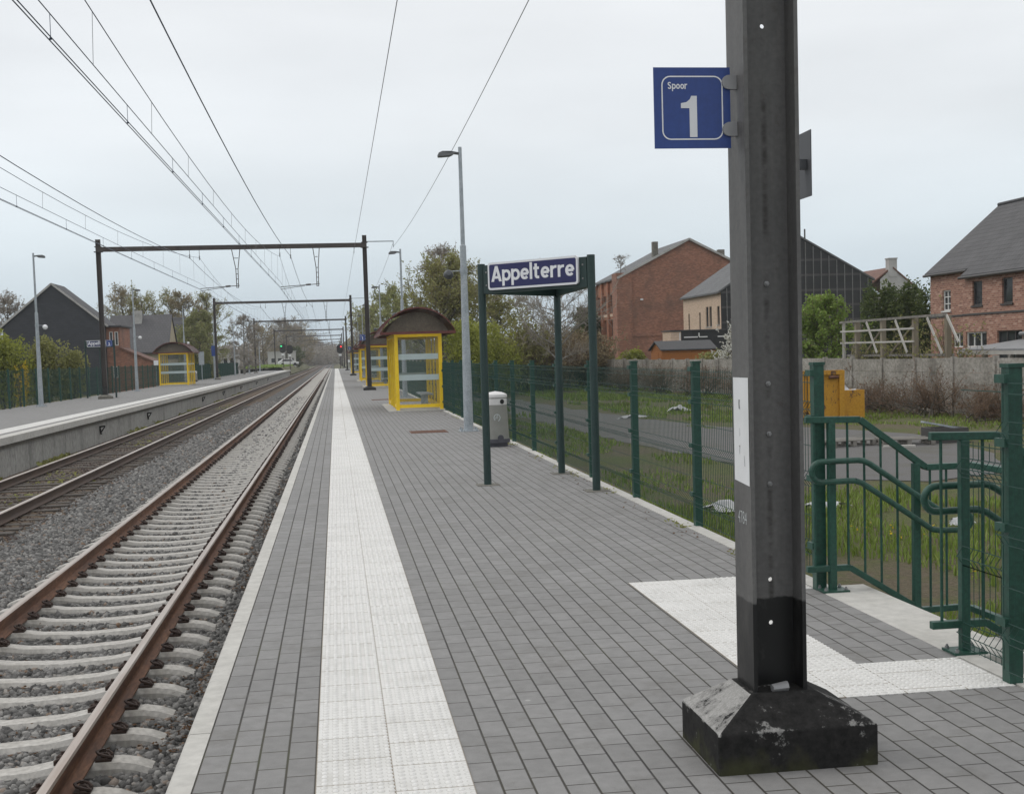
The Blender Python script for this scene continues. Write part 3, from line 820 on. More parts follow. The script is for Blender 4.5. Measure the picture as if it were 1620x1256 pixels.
# dead leaves and moss
def flakes(name, P, s, mat, flat=0.35):
    n = len(P); Rr = rand_rot(n)
    q = np.array([(-1, -.5, 0), (.9, -.6, .1), (1.1, .5, 0), (-.8, .6, .15)])
    v = np.einsum('nij,kj->nki', Rr, q) * s[:, None, None]
    v[:, :, 2] *= flat
    v += P[:, None, :]
    F = np.arange(n * 4).reshape(n, 4)
    return raw_mesh(name, v.reshape(-1, 3), F, mat)
n_ = 9000
P = np.stack([np.concatenate([rng.normal(-1.0, .16, n_ // 2), rng.uniform(-3.9, -.75, n_ // 2)]), 3.6 + 24 * rng.random(n_) ** 1.5], 1)
P = np.concatenate([P, (zprof(P[:, 0], P[:, 1]) + .028)[:, None]], 1)
ph = np.abs((P[:, 1] - 0.285 + .3) % .6 - .3); P[(ph < .14) & (P[:, 0] < -1.2), 2] += .02
keep = (np.sin(P[:, 1] * 3.1) + np.sin(P[:, 1] * 1.27 + 1) > -.2) & ~((ph < .13) & (P[:, 0] < -1.23))
P = P[keep]
lf = flakes("leaf_litter", P, rng.uniform(.010, .024, len(P)), L['litter']); tag(lf, "brown dead leaves on the ballast along the platform edge", "leaf litter", kind="stuff")
n_ = 800
P = np.stack([rng.normal(-6.17, .33, n_), 20 + 60 * rng.random(n_) ** 1.3, np.full(n_, -.84)], 1)
P = P[np.sin(P[:, 1] * 1.1) + np.sin(P[:, 1] * .43 + 2) > .3]
mo = flakes("moss", P, rng.uniform(.03, .06, len(P)), L['olive'], .6); tag(mo, "green moss and weeds between the rails of the older track", "moss", kind="stuff")
n_ = 1500
yy = 30 + 90 * rng.random(n_) ** 1.3
P = np.stack([rng.normal(-7.75, .12, n_), yy, np.full(n_, -.93) + rng.random(n_) * .08], 1)
P = P[np.sin(yy * .9) + np.sin(yy * .37 + 1) > .5]
mo = flakes("weeds", P, rng.uniform(.03, .08, len(P)), L['olive'], .9); tag(mo, "weeds at the foot of the opposite platform wall", "weeds", kind="stuff")
# moss and grit along the edging by the fence
n_ = 1400
yy = 8.7 + 40 * rng.random(n_) ** 1.4
P = np.stack([rng.normal(3.12, .035, n_), yy, np.full(n_, .006)], 1)
P = P[np.sin(yy * 2.3) + np.sin(yy * .77 + 1) > .3]
mo = flakes("weeds", P, rng.uniform(.008, .02, len(P)), L['olive'], .8); tag(mo, "small dry weeds in the joint at the foot of the near fence", "weeds", kind="stuff")

n_ = 420
yy = 6.2 + 32 * rng.random(n_) ** 1.5
P = np.stack([3.12 - np.abs(rng.normal(0, .16, n_)), yy, np.full(n_, .010)], 1)
P = P[(np.sin(yy * 1.7) + np.sin(yy * .53 + 2) > -.1) & ~((P[:, 1] > 6.0) & (P[:, 1] < 8.1))]
mo = flakes("leaf_litter", P, rng.uniform(.008, .022, len(P)), L['litter'], .25); tag(mo, "a few brown dead leaves blown against the near fence foot", "leaf litter", kind="stuff")
# ================================================================== OBJECTS ON THE PLATFORMS
# ------------------------------------------------------------------ gantries
def hbeam(m, x0, x1, y0, y1, z0, z1, tf=.014, tw=.010, mi=0):
    """flanges in planes x = const, web across"""
    m.box(x0, x0 + tf, y0, y1, z0, z1, mi); m.box(x1 - tf, x1, y0, y1, z0, z1, mi)
    ym = (y0 + y1) / 2; m.box(x0 + tf, x1 - tf, ym - tw / 2, ym + tw / 2, z0, z1, mi)
    return m
def holed_web(m, x0, x1, ym, z0, z1, holes, t=.009, rr=.0095):
    s = .018; zc = z0
    for (hx, hz) in sorted(holes, key=lambda q: q[1]):
        m.box(x0, x1, ym - t / 2, ym + t / 2, zc, hz - s)
        m.box(x0, hx - s, ym - t / 2, ym + t / 2, hz - s, hz + s); m.box(hx + s, x1, ym - t / 2, ym + t / 2, hz - s, hz + s)
        sq = [(s, 0), (s, s), (0, s), (-s, s), (-s, 0), (-s, -s), (0, -s), (s, -s)]
        ci = [(rr * math.cos(k * math.pi / 4), rr * math.sin(k * math.pi / 4)) for k in range(8)]
        for k in range(8):
            j = (k + 1) % 8
            m.prism([(hx + sq[k][0], ym - t / 2, hz + sq[k][1]), (hx + sq[j][0], ym - t / 2, hz + sq[j][1]), (hx + ci[j][0], ym - t / 2, hz + ci[j][1]), (hx + ci[k][0], ym - t / 2, hz + ci[k][1])], (0, t, 0))
        zc = hz + s
    m.box(x0, x1, ym - t / 2, ym + t / 2, zc, z1)
def footing_mb(x0, x1, y0, y1, h, tx0, tx1, ty0, ty1, th):
    m = MB()
    m.add([(x0, y0, -.05), (x1, y0, -.05), (x1, y1, -.05), (x0, y1, -.05), (x0, y0, h), (x1, y0, h), (x1, y1, h), (x0, y1, h), (tx0, ty0, th), (tx1, ty0, th), (tx1, ty1, th), (tx0, ty1, th)],
          [(0, 3, 2, 1), (0, 1, 5, 4), (1, 2, 6, 5), (2, 3, 7, 6), (3, 0, 4, 7), (4, 5, 9, 8), (5, 6, 10, 9), (6, 7, 11, 10), (7, 4, 8, 11), (8, 9, 10, 11)])
    return m
def mast_mat():
    n = N("mast_near_paint")
    x = n.xyz()
    v = n.mapping((1, 1, 0.22)); a = n.noise(5.0, 6.0, 0.65, v); b = n.noise(45.0, 3.0); v2 = n.mapping((6, 6, 0.5)); s2 = n.noise(6.0, 4.0, 0.6, v2)
    c = n.ramp(a, [(0.28, (0.084, 0.083, 0.081)), (0.5, (0.108, 0.106, 0.104)), (0.75, (0.136, 0.133, 0.129))])
    c = n.mix(n.ramp(s2, [(0.52, 0.0), (0.75, 0.45)]), c, (0.15, 0.145, 0.135))
    c = n.mix(0.25, c, n.ramp(b, [(0.3, 0.25), (0.7, 0.75)]), 'OVERLAY')
    # lower part dipped in black tar paint, worn and dusty in places
    e = n.math('ADD', x[2], n.math('MULTIPLY', n.noise(14.0, 2.0), 0.03))
    low = n.ramp(e, [(0.637, 1.0), (0.645, 0.0)])
    dust = n.noise(9.0, 6.0, 0.7, n.mapping((1, 1, .5)))
    bl = n.mix(n.ramp(dust, [(0.52, 0.0), (0.74, 0.55)]), (0.010, 0.010, 0.010), (0.085, 0.082, 0.078))
    bx = n.math('ABSOLUTE', n.math('SUBTRACT', x[0], 1.700))
    run_ = n.math('MULTIPLY', n.ramp(bx, [(0.004, 1.0), (0.016, 0.0)]), n.ramp(n.noise(2.6, 5.0, 0.7, n.mapping((1, 1, 2.2))), [(0.46, 0.0), (0.60, 0.75)]))
    c = n.mix(run_, c, (0.026, 0.022, 0.019))
    edge_ = n.ramp(n.noise(11.0, 6.0, 0.72), [(0.60, 0.0), (0.72, 0.5)])
    c = n.mix(edge_, c, (0.062, 0.048, 0.038))
    n.col(n.mix(low, c, bl)).rough(n.math('SUBTRACT', 0.58, n.math('MULTIPLY', low, 0.2))).spec(0.4)
    n.bump(b, 0.08, 0.004)
    return n.mat
def footing_mat():
    n = N("footing_black_paint")
    g = n.new("ShaderNodeNewGeometry"); sp = n.new("ShaderNodeSeparateXYZ"); n.link(g.outputs["Normal"], sp.inputs[0])
    a = n.noise(4.2, 8.0, 0.70); b = n.noise(26.0, 7.0, 0.75); c3 = n.noise(120.0, 3.0)
    x = n.xyz()
    tr = n.new("ShaderNodeSeparateXYZ"); n.link(g.outputs["True Normal"], tr.inputs[0])
    slope = n.ramp(tr.outputs[2], [(0.25, 0.0), (0.35, 1.0)])             # the four sloping faces
    track = n.ramp(n.math('MULTIPLY', tr.outputs[0], -1.0), [(0.20, 0.0), (0.40, 1.0)])           # the slope most trodden, towards the track
    rim = n.ramp(x[2], [(0.150, 0.0), (0.162, 0.55), (0.176, 0.0)])
    lim = n.math('ADD', n.math('MULTIPLY', n.math('MULTIPLY', slope, track), 0.125), n.math('MULTIPLY', rim, 0.10))
    lim = n.math('ADD', lim, n.math('MULTIPLY', slope, 0.015))
    wear = n.math('ADD', n.math('ADD', n.math('MULTIPLY', a, 0.62), n.math('MULTIPLY', b, 0.38)), lim)
    m = n.ramp(wear, [(0.575, 0.0), (0.60, 0.55), (0.68, 0.95)])
    conc = n.ramp(c3, [(0.3, (0.26, 0.255, 0.245)), (0.7, (0.38, 0.375, 0.36))])
    blk = n.ramp(b, [(0.3, (0.009, 0.009, 0.009)), (0.7, (0.032, 0.031, 0.030))])
    c = n.mix(m, blk, conc)
    moss = n.ramp(n.math('SUBTRACT', n.noise(6.0, 4.0), n.math('MULTIPLY', x[2], 2.0)), [(0.42, 0.0), (0.6, 0.6)])
    c = n.mix(moss, c, (0.06, 0.062, 0.028))
    n.col(c).rough(0.88).spec(0.15); n.bump(n.math('ADD', n.math('MULTIPLY', b, 0.3), n.math('MULTIPLY', m, 0.4)), 0.25, 0.004)
    return n.mat
M['mast_near'] = mast_mat(); M['footing_near'] = footing_mat()
GY = [4.84 + 60.9 * k for k in range(9)]
GX0, GX1 = -11.52, 1.70          # post centre lines
glabels = ["nearest gantry, its thick dark mast on a black concrete foot beside the blue sign",
           "gantry spanning both tracks just past the nearest yellow shelter",
           "second gantry visible over both tracks, beyond the second yellow shelter",
           "third gantry visible over the tracks, its posts already thin",
           "gantry next to the red signal at the far end of the platform",
           "small gantry beyond the red signal, below the fourth one",
           "tiny gantry over the tracks, last but two towards the wood",
           "tiny gantry over the tracks, last but one towards the wood",
           "smallest gantry over the tracks, last before the wood"]
def gantry(i, Y):
    t = thing("overhead_gantry", glabels[i], "gantry", (0, Y, 0), group="gantries of the overhead line")
    near = i == 0
    gm = M['mast_near'] if near else M['gantry_far']
    for sx, X in ((1, GX1), (-1, GX0)):
        m = MB()
        if near and sx > 0:
            x0, x1 = 1.588, 1.806
            m.box(x0, x0 + .016, -.105, .105, .1, 7.95); m.box(x1 - .016, x1, -.105, .105, .1, 7.95)
            holed_web(m, x0 + .016, x1 - .016, 0, .1, 7.95, [(1.697, .525), (1.697, .70), (1.700, 2.88)])
            p = m.build("post", gm, t)
            for hz in (1.085, 1.285, 1.485, 1.88):
                bb = MB(); bb.lathe([(.011, 0), (.011, .006), (.006, .007), (.006, .014)], (0, 0, 0), 6)
                for k in range(len(bb.v) - 24, len(bb.v)):
                    a = bb.v[k]; bb.v[k] = (1.700 + a[0], -.0045 - a[2], hz + a[1])
                bb.build("bolt", M['bolt'], p)
        else:
            hbeam(m, X - .11, X + .11, -.11, .11, 0, 7.95)
            p = m.build("post", gm, t)
        if near and sx > 0:
            footing_mb(1.392, 2.032, -.262, .262, .16, 1.565, 1.83, -.125, .125, .272).build("footing", M['footing_near'], t, bevel=.008)
        else:
            hh = .12
            footing_mb(X - .32, X + .32, -.3, .3, hh, X - .14, X + .14, -.14, .14, .2).build("footing", M['black'] if sx > 0 else M['conc_dark'], t)
            MB().box(X - .116, X + .116, -.116, .116, .15, .62).build("tar_band", M['black'], p)
    # beam: two channels with battens
    b = MB()
    b.box(GX0 - .1, GX1 + .1, -.13, -.09, 7.34, 7.56).box(GX0 - .1, GX1 + .1, .09, .13, 7.34, 7.56)
    for k in range(9):
        xx = GX0 + .5 + k * (GX1 - GX0 - 1) / 8
        b.box(xx - .05, xx + .05, -.089, .089, 7.36, 7.38)
    b.build("beam", gm, t)
    for X in (GX0, GX1):
        MB().box(X - .2, X + .2, -.15, .15, 7.31, 7.345).box(X - .16, X + .16, -.15, .15, 7.561, 7.60).build("saddle", gm, t)
    # drop frames with registration arms
    for xa, xb, xe, xarm in ((-5.0, -4.58, -4.74, -6.62), (-.93, -.6, -.66, -2.62)):
        d_ = MB(); xm = (xa + xb) / 2 + .02
        d_.tube([(xa, 0, 7.36), (xm - .055, 0, 6.35), (xm - .045, 0, 5.40)], .022, 6).tube([(xb, 0, 7.36), (xm + .055, 0, 6.35), (xm + .045, 0, 5.40)], .022, 6)
        d_.bar((xa + .1, 0, 6.90), (xb - .1, 0, 6.90), .03, .03)
        for zz in (6.35, 6.1, 5.85, 5.6, 5.42): d_.bar((xm - .06, 0, zz), (xm + .06, 0, zz), .03, .03)
        df = d_.build("drop_frame", gm, t)
        a_ = MB(); a_.tube([(xm + .1, 0, 5.52), (xm - .9, 0, 5.46), (xarm, 0, 5.40)], .02, 6).tube([(xm - .65, 0, 5.44), (xarm - .0, 0, 5.28)], .014, 6)
        a_.tube([(xm - .35, 0, 5.50), (xm - .6, 0, 5.485)], .045, 8)
        a_.build("registration_arm", gm, df)
    for xh, zl in ((-7.08, .42), (-6.6, .5), (-2.6, .42), (-2.06, .52), (1.16, .3)):
        h = MB(); h.tube([(xh, 0, 7.36), (xh, 0, 7.33 - zl)], .012, 6)
        if zl > .35:
            for q in range(4): h.lathe([(.02, 0), (.045, .01), (.02, .03)], (xh, 0, 7.33 - zl + .03 + .05 * q), 8)
        h.build("insulator", M['gantry_far'], t)
    e = MB(); e.bar((GX1 + .1, 0, 7.62), (3.2, 0, 7.62), .05, .05); e.tube([(3.18, 0, 7.6), (3.18, 0, 7.30)], .02, 6)
    e.build("side_arm", M['galv'] if i else gm, t)
    return t
G = [gantry(i, Y) for i, Y in enumerate(GY)]
g0 = G[0]
post0 = [c for c in g0.children if c.name.startswith("post")][0]
wp = MB(); wp.add([(-.002, -.098, 0), (-.002, .085, .012), (-.002, .088, .425), (-.002, -.098, .425)], [(0, 1, 2, 3)])
wpan = wp.build("painted_panel", M['white_plastic'], post0, loc=(1.588, 0, 1.088)); wpan["label"] = "flaking white painted panel with faded marks"
ROTX = (R(90), 0, R(-90))        # text on a face looking towards -X
for ch, zz, yy, ss in (("K", .30, .02, .055), ("J", .20, .012, .035), ("T", .12, .022, .05), ("\\", .075, -.04, .06)):
    text_obj("faded_mark", ch, ss, M['plate_back'] if ch in "K\\" else M['alu'], wpan, (-.0035, yy, zz), ROTX, depth=.0002, xs=.5)
text_obj("chalk_number", "4784", .075, M['mark'], post0, (1.5868, .055, .93), ROTX, depth=.0002, bold=-.001, xs=.72)
# cup lying in the foot of the channel
cup = MB(); cup.tube([(-.03, 0, .022), (.035, .01, .024)], [.016, .022], 10)
for k in range(len(cup.v)):
    a = cup.v[k]; cup.v[k] = (a[0] + random.uniform(-.003, .003), a[1] + random.uniform(-.003, .003), a[2])
o = cup.build("crushed_can", M['alu'], None, smooth=True, loc=(1.69, 4.735, .262)); tag(o, "small crushed can lying in the foot of the nearest dark mast", "can")

# ------------------------------------------------------------------ lettering drawn as bold strokes
def stroke_text(name, txt, hcap, mat, parent, loc, width=None, wt=.20, y_step=.00012, rotz=0.0):
    """bold sans lettering built from flat strokes in the x-z plane facing -y; cap height 1, x-height .74"""
    X = .74; w = wt
    def arc(cx, cz, rx, rz, a0, a1, n=18): return [(cx + rx * math.cos(R(a0 + (a1 - a0) * k / n)), cz + rz * math.sin(R(a0 + (a1 - a0) * k / n))) for k in range(n + 1)]
    h2 = X / 2; rz = h2 - w / 2; rx = .235
    G_ = {
        'A': ([[(.095, 0), (.40, 1.0)], [(.40, 1.0), (.705, 0)], [(.22, .27), (.58, .27)]], .80),
        'p': ([[(w / 2, -.30), (w / 2, X)], arc(w / 2 + .235, h2, .25, rz, 135, -135, 22)], .66),
        'e': ([arc(.33, h2, rx, rz, 0, 318, 26), [(.14, h2 - .0), (.565 + w * .1, h2 - .0)]], .66),
        'l': ([[(w / 2, 0), (w / 2, 1.06)]], w + .03),
        't': ([[(.20, .95), (.20, .22)] + arc(.35, .22, .15, .13, 180, 270, 6)[1:] + [(.44, .09)], [(.02, X - .075), (.44, X - .075)]], .52),
        'r': ([[(w / 2, 0), (w / 2, X)], arc(.42, .46, .32, .20, 168, 82, 8)], .50),
        'S': ([arc(.34, .75, .22, .17, 25, 235, 16)[:-1] + [(.30, .56)] + [(.38, .50)] + arc(.34, .27, .23, .18, 60, -165, 16)], .72),
        'o': ([arc(.33, h2, rx, rz, 0, 360, 28)], .68)}
    m = MB(); x0 = 0; lay = 0
    for ch in txt:
        st_, adv = G_[ch]
        for pl_ in st_:
            closed = (abs(pl_[0][0] - pl_[-1][0]) + abs(pl_[0][1] - pl_[-1][1])) < 1e-6
            n = len(pl_); Lp = []; Rp = []
            for i, (a, b) in enumerate(pl_):
                if closed: pa, pb = pl_[(i - 1) % (n - 1)], pl_[(i + 1) % (n - 1)]
                else: pa, pb = pl_[max(0, i - 1)], pl_[min(n - 1, i + 1)]
                dx, dz = pb[0] - pa[0], pb[1] - pa[1]; l_ = math.hypot(dx, dz) + 1e-9
                hw = w / 2 * (.88 if abs(dz) < abs(dx) * .5 else 1.0)
                nx_, nz_ = -dz / l_ * hw, dx / l_ * hw
                Lp.append((a + nx_, b + nz_)); Rp.append((a - nx_, b - nz_))
            if ch == 'A' and len(pl_) == 2 and pl_[0][1] != pl_[1][1]:    # flat-cut feet and top
                s_ = w * .56; (a, b), (c, d_) = pl_; Lp = [(a - s_, b), (c - s_, d_)]; Rp = [(a + s_, b), (c + s_, d_)]
            lay += 1; yy = -.0002 - y_step * (lay % 5)
            v = [(x0 + a, yy, b) for a, b in Lp] + [(x0 + a, yy, b) for a, b in Rp]
            m.add(v, [(i, i + 1, n + i + 1, n + i) for i in range(n - 1)])
        x0 += adv + .045
    sx = hcap if width is None else width / (x0 - .1)
    m.v = [(a * sx - (width / 2 if width else 0), b, c * hcap) for a, b, c in m.v]
    return m.build(name, mat, parent, loc=loc, rotz=rotz)

# ------------------------------------------------------------------ track number signs
def rrect(w, h, rad, n=6):
    pts = []
    for cx, cz, a0 in ((w / 2 - rad, h / 2 - rad, 0), (-w / 2 + rad, h / 2 - rad, 90), (-w / 2 + rad, -h / 2 + rad, 180), (w / 2 - rad, -h / 2 + rad, 270)):
        for k in range(n + 1):
            a = R(a0 + 90 * k / n); pts.append((cx + rad * math.cos(a), cz + rad * math.sin(a)))
    return pts
def ring_mb(w, h, rad, lw, y, m=None):
    m = m or MB(); o = rrect(w, h, rad); i = rrect(w - 2 * lw, h - 2 * lw, rad - lw); n = len(o)
    v = [(a, y, b) for a, b in o] + [(a, y, b) for a, b in i]
    return m.add(v, [(k, (k + 1) % n, (k + 1) % n + n, k + n) for k in range(n)])
def track_sign(num, label, loc, word=True, side=1):
    t = thing("track_sign", label, "track sign", loc, group="blue track number signs")
    p = MB(); p.box(-.153, .153, 0, .004, -.155, .155); p.build("panel", M['blue'], t)
    ring_mb(.245, .245, .035, .005, -.0015).build("border", M['white_sign'], t)
    FX = (R(90), 0, 0)
    if word: stroke_text("lettering", "Spoor", .027, M['white_sign'], t, (-.059, -.001, .072), width=.078, wt=.18)
    if num == "1":     # heavy condensed numeral drawn as an outline
        m = MB(); pts = [(-.012, -.112), (.018, -.112), (.018, .046), (-.004, .046), (-.010, .033), (-.024, .022), (-.046, .018), (-.046, -.001), (-.012, -.001)]
        m.prism([(a, -.0015, b) for a, b in pts], (0, .001, 0)); m.build("numeral", M['grey_sign'], t)
    else:
        text_obj("numeral", num, .2, M['white_sign'], t, (-.055, -.0012, -.105), FX, bold=.006, depth=.0003)
    for zz in (.097, -.083):
        m = MB(); pts = [(.145 + .027 * math.cos(a), zz + .027 * math.sin(a)) for a in [R(90 + 180 * k / 10) for k in range(11)]]
        xr_ = .176
        poly = [(side * a if side < 0 else a, -.012, b) for a, b in pts] + [(side * xr_ if side < 0 else xr_, -.012, zz - .027), (side * xr_ if side < 0 else xr_, -.012, zz + .027)]
        m.prism(poly, (0, .024, 0)); m.build("clamp", M['alu'], t)
    return t
track_sign("1", "blue square Spoor 1 sign clamped to the nearest dark mast", (1.411, 4.83, 2.565))
track_sign("1", "small blue number 1 sign on the gantry post just past the nearest yellow shelter", (GX1 - .27, GY[1] - .05, 2.72))
track_sign("1", "tiny blue number 1 sign on the second gantry post down the near platform", (GX1 - .27, GY[2] - .05, 2.72))
track_sign("2", "blue number 2 sign on the gantry post of the opposite platform", (GX0 + .33, GY[1] - .15, 2.78), word=False, side=-1)
pb = thing("sign_plate", "dark grey back of a small sign behind the nearest mast", "sign back", (1.965, 5.16, 2.38))
MB().box(-.002, .002, -.14, .14, -.135, .135).build("panel", M['plate_back'], pb, bevel=.001)
MB().box(-.16, -.003, -.10, -.07, -.02, .02).build("bracket", M['plate_back'], pb)

# ------------------------------------------------------------------ three-sided station name signs
def name_sign(A, B, C, label, txt="Appelterre", ztop=2.76, prad=.048, dark=False):
    t = thing("station_sign", label, "station sign", (A[0], A[1], 0), group="three-sided station name signs")
    P3 = [Vector((p[0] - A[0], p[1] - A[1], 0)) for p in (A, B, C)]
    for p in P3:
        m = MB(); m.tube([p + Vector((0, 0, -.05)), p + Vector((0, 0, ztop))], prad, 12)
        m.build("post", M['green_post'], t, smooth=True)
        MB().box(p.x - .14, p.x + .14, p.y - .14, p.y + .14, .0, .007).build("foot_plate", M['conc_dark'], t)
    cen = (P3[0] + P3[1] + P3[2]) / 3
    for a, b, front in ((P3[0], P3[2], True), (P3[0], P3[1], False), (P3[1], P3[2], False)):
        u = (b - a).normalized(); nrm = Vector((u.y, -u.x, 0))
        mid = (a + b) / 2
        if nrm.dot(mid - cen) < 0: nrm = -nrm
        m = MB(); m.bar(a + u * prad + Vector((0, 0, ztop - .195)), b - u * prad + Vector((0, 0, ztop - .195)), .05, .35)
        box = m.build("frame", M['green_post'], t)
        L_ = (b - a).length - .30; H_ = .335
        ang = math.atan2(u.y, u.x)
        if nrm.dot(Vector((math.sin(ang), -math.cos(ang), 0))) < 0: ang += math.pi
        bd = bpy.data.objects.new("board", None); COL.objects.link(bd); bd.parent = t
        bd.location = mid + nrm * .045 + Vector((0, 0, ztop - .165)); bd.rotation_euler.z = ang
        pm = MB(); o_ = rrect(L_, H_, .04); pm.prism([(x_, -.012, z_) for x_, z_ in o_], (0, .03, 0)); pm.build("white_rim", M['white_sign'], bd)
        pm = MB(); o_ = rrect(L_ - .05, H_ - .05, .022); pm.prism([(x_, -.0135, z_) for x_, z_ in o_], (0, .001, 0)); pm.build("panel", M['navy'], bd)
        stroke_text("lettering", txt, .190, M['white_sign'], bd, (0, -.014, -.068), width=L_ - .115, wt=.19)
        for e_, q in ((a, 1), (b, -1)):
            for zz in (ztop - .11, ztop - .27):
                cpt = e_ + u * q * .10 + nrm * .027 + Vector((0, 0, zz)); MB().sphere(cpt, .012, 8, 5).build("bolt", M['bolt'], box)
    return t
name_sign((1.842, 15.73), (2.98, 16.79), (2.99, 14.53), "green-posted blue Appelterre station sign on the near platform beside the grey bin")
name_sign((-12.85, 68.2), (-12.35, 69.5), (-11.3, 67.6), "distant Appelterre station sign on the opposite platform before the dark gable house", ztop=2.98)

# ------------------------------------------------------------------ litter bins
def bin_body(t):
    m = MB(); m.lathe([(.225, .10), (.222, .3), (.20, .74), (.198, .88)], n=24); m.build("body", M['bin_body'], t, smooth=True)
    m = MB(); m.lathe([(.2, .742), (.201, .86), (.200, .862)], n=24)
    m = MB()
    for k in range(24):     # pale band round the mouth
        pass
    m.lathe([(.2015, .745), (.2005, .855)], n=24); m.build("band", M['bin_lid'], t, smooth=True)
    m = MB(); m.lathe([(.206, .87), (.212, .90), (.20, .93), (.12, .965), (.0, .985)], n=24); m.build("lid", M['bin_lid'], t, smooth=True)
    m = MB(); m.lathe([(.20, 0), (.20, .065), (.245, .07), (.245, .135), (.228, .14)], n=20); m.build("base", M['bin_base'], t, smooth=True)
    a0 = R(-62)
    m = MB(); m.tube([(.19 * math.cos(a0), .19 * math.sin(a0), .80), (.2045 * math.cos(a0), .2045 * math.sin(a0), .80)], .043, 14); m.build("opening", M['dark'], t)
    m = MB(); a1 = R(-78); m.tube([(.2 * math.cos(a1), .2 * math.sin(a1), .16), (.236 * math.cos(a1), .236 * math.sin(a1), .16)], .055, 12); m.build("lock", M['bin_base'], t)
    # pale round mark on the body
    mk = MB(); a2 = R(-92)
    for k in range(14):
        q0, q1 = R(-70 + 300 * k / 14), R(-70 + 300 * (k + 1) / 14)
        pts = []
        for q, rr in ((q0, .045), (q1, .045), (q1, .06), (q0, .06)):
            aa = a2 + rr * math.cos(q) / .215; pts.append((.2225 * math.cos(aa), .2225 * math.sin(aa), .52 + rr * 1.15 * math.sin(q)))
        mk.quad(*pts)
    for dx in (-.028, -.008, .012):
        pts = [((.2225) * math.cos(a2 + (dx + s_) / .215), .2225 * math.sin(a2 + (dx + s_) / .215), zz) for s_, zz in ((-.005, .50), (.005, .50), (.005, .56 + dx), (-.005, .56 + dx))]
        mk.quad(*pts)
    mk.build("emblem", M['mark'], t)
b0 = thing("litter_bin", "grey round litter bin with white lid between the sign post and the near fence", "litter bin", (2.80, 22.35, 0), group="grey platform litter bins")
bin_body(b0)
dup(b0, "small grey litter bin right of the yellow shelter on the opposite platform", (-12.62, 117.0, 0))

# ------------------------------------------------------------------ lamp posts
def lamp(label, loc, side, H=6.07, dark=True):
    t = thing("platform_lamp", label, "lamp post", loc, group="platform lamp posts")
    m = MB(); m.tube([(0, 0, 0), (0, 0, 1.0), (0, 0, 2.2), (0, 0, 3.98), (0, 0, 4.0), (0, 0, H)], [.105, .098, .082, .066, .048, .038], 14); m.build("pole", M['galv'], t, smooth=True)
    m = MB(); m.box(-.2, .2, -.2, .2, 0, .02)
    for q, w in ((-.16, -.16), (.16, -.16), (.16, .16), (-.16, .16)): m.lathe([(.022, 0), (.022, .04), (.012, .04), (.012, .07)], (q, w, .02), 6)
    m.build("base_plate", M['galv'], t)
    m = MB(); hx = side
    pts = [(.03, .0), (.10, -.005), (.16, -.055), (.22, -.085), (.40, -.10), (.475, -.10), (.485, -.06), (.46, -.005), (.38, .03), (.22, .028), (.12, .02)]
    for (yy, sc) in ((-.085, .82), (-.05, 1.0), (.05, 1.0), (.085, .82)):
        m.v += [(hx * (.03 + (a - .03) * (1 if sc == 1 else .97)), yy * (1 if a > .14 else .45), H - .115 + b * sc) for a, b in pts]
    n = len(pts)
    for k in range(3):
        for j in range(n): m.f.append((k * n + j, k * n + (j + 1) % n, (k + 1) * n + (j + 1) % n, (k + 1) * n + j)); m.m.append(0)
    m.f.append(tuple(range(n))); m.m.append(0); m.f.append(tuple(range(3 * n, 4 * n))); m.m.append(0)
    m.tube([(0, 0, H - .14), (hx * .14, 0, H - .125)], .03, 8)
    m.build("lamp_head", M['galv_dark'], t, smooth=True)
    m = MB(); m.tube([(hx * .05, 0, 3.45), (hx * .30, 0, 3.44)], .013, 6); m.tube([(0, 0, 3.40), (0, 0, 3.5)], .085, 12)
    arm = m.build("speaker_arm", M['galv'], t)
    m = MB(); m.lathe([(.02, .12), (.06, .11), (.095, .05), (.11, 0), (.10, -.012), (.03, .0)], (0, 0, 0), 14)
    rot = Matrix.Rotation(R(70), 3, 'X') if dark else Matrix.Rotation(R(100), 3, 'X')
    m.v = [tuple(rot @ Vector(p) + Vector((hx * .33, 0, 3.37))) for p in m.v]
    m.build("loudspeaker", M['speaker_dark'] if dark else M['white_plastic'], t, smooth=True)
    return t
rl = ["nearest grey lamp post on the near platform, between the yellow shelter and the Appelterre sign",
      "grey lamp post rising right behind the nearest yellow shelter", "third grey lamp post of the near platform, its head left of the trees",
      "fourth grey lamp post of the near platform", "fifth grey lamp post of the near platform", "sixth grey lamp post of the near platform", "seventh and farthest grey lamp post of the near platform"]
lamp0 = lamp(rl[0], (2.80, 27.15, 0), -1)
for k in range(1, 7): dup(lamp0, rl[k], (2.80, 27.15 + 25.1 * k, 0))
ll = ["tallest grey lamp post on the opposite platform, before the dark gable house", "grey lamp post on the opposite platform just left of its yellow shelter",
      "lamp post right behind the opposite yellow shelter", "lamp post by the second gantry on the opposite platform", "fifth lamp post of the opposite platform, past the green fence",
      "sixth lamp post of the opposite platform", "farthest lamp post of the opposite platform"]
lampL = lamp(ll[0], (-12.5, 56.1, 0), 1, H=6.5, dark=False)
for k in range(1, 7): dup(lampL, ll[k], (-12.5, 56.1 + 26.4 * k, 0))

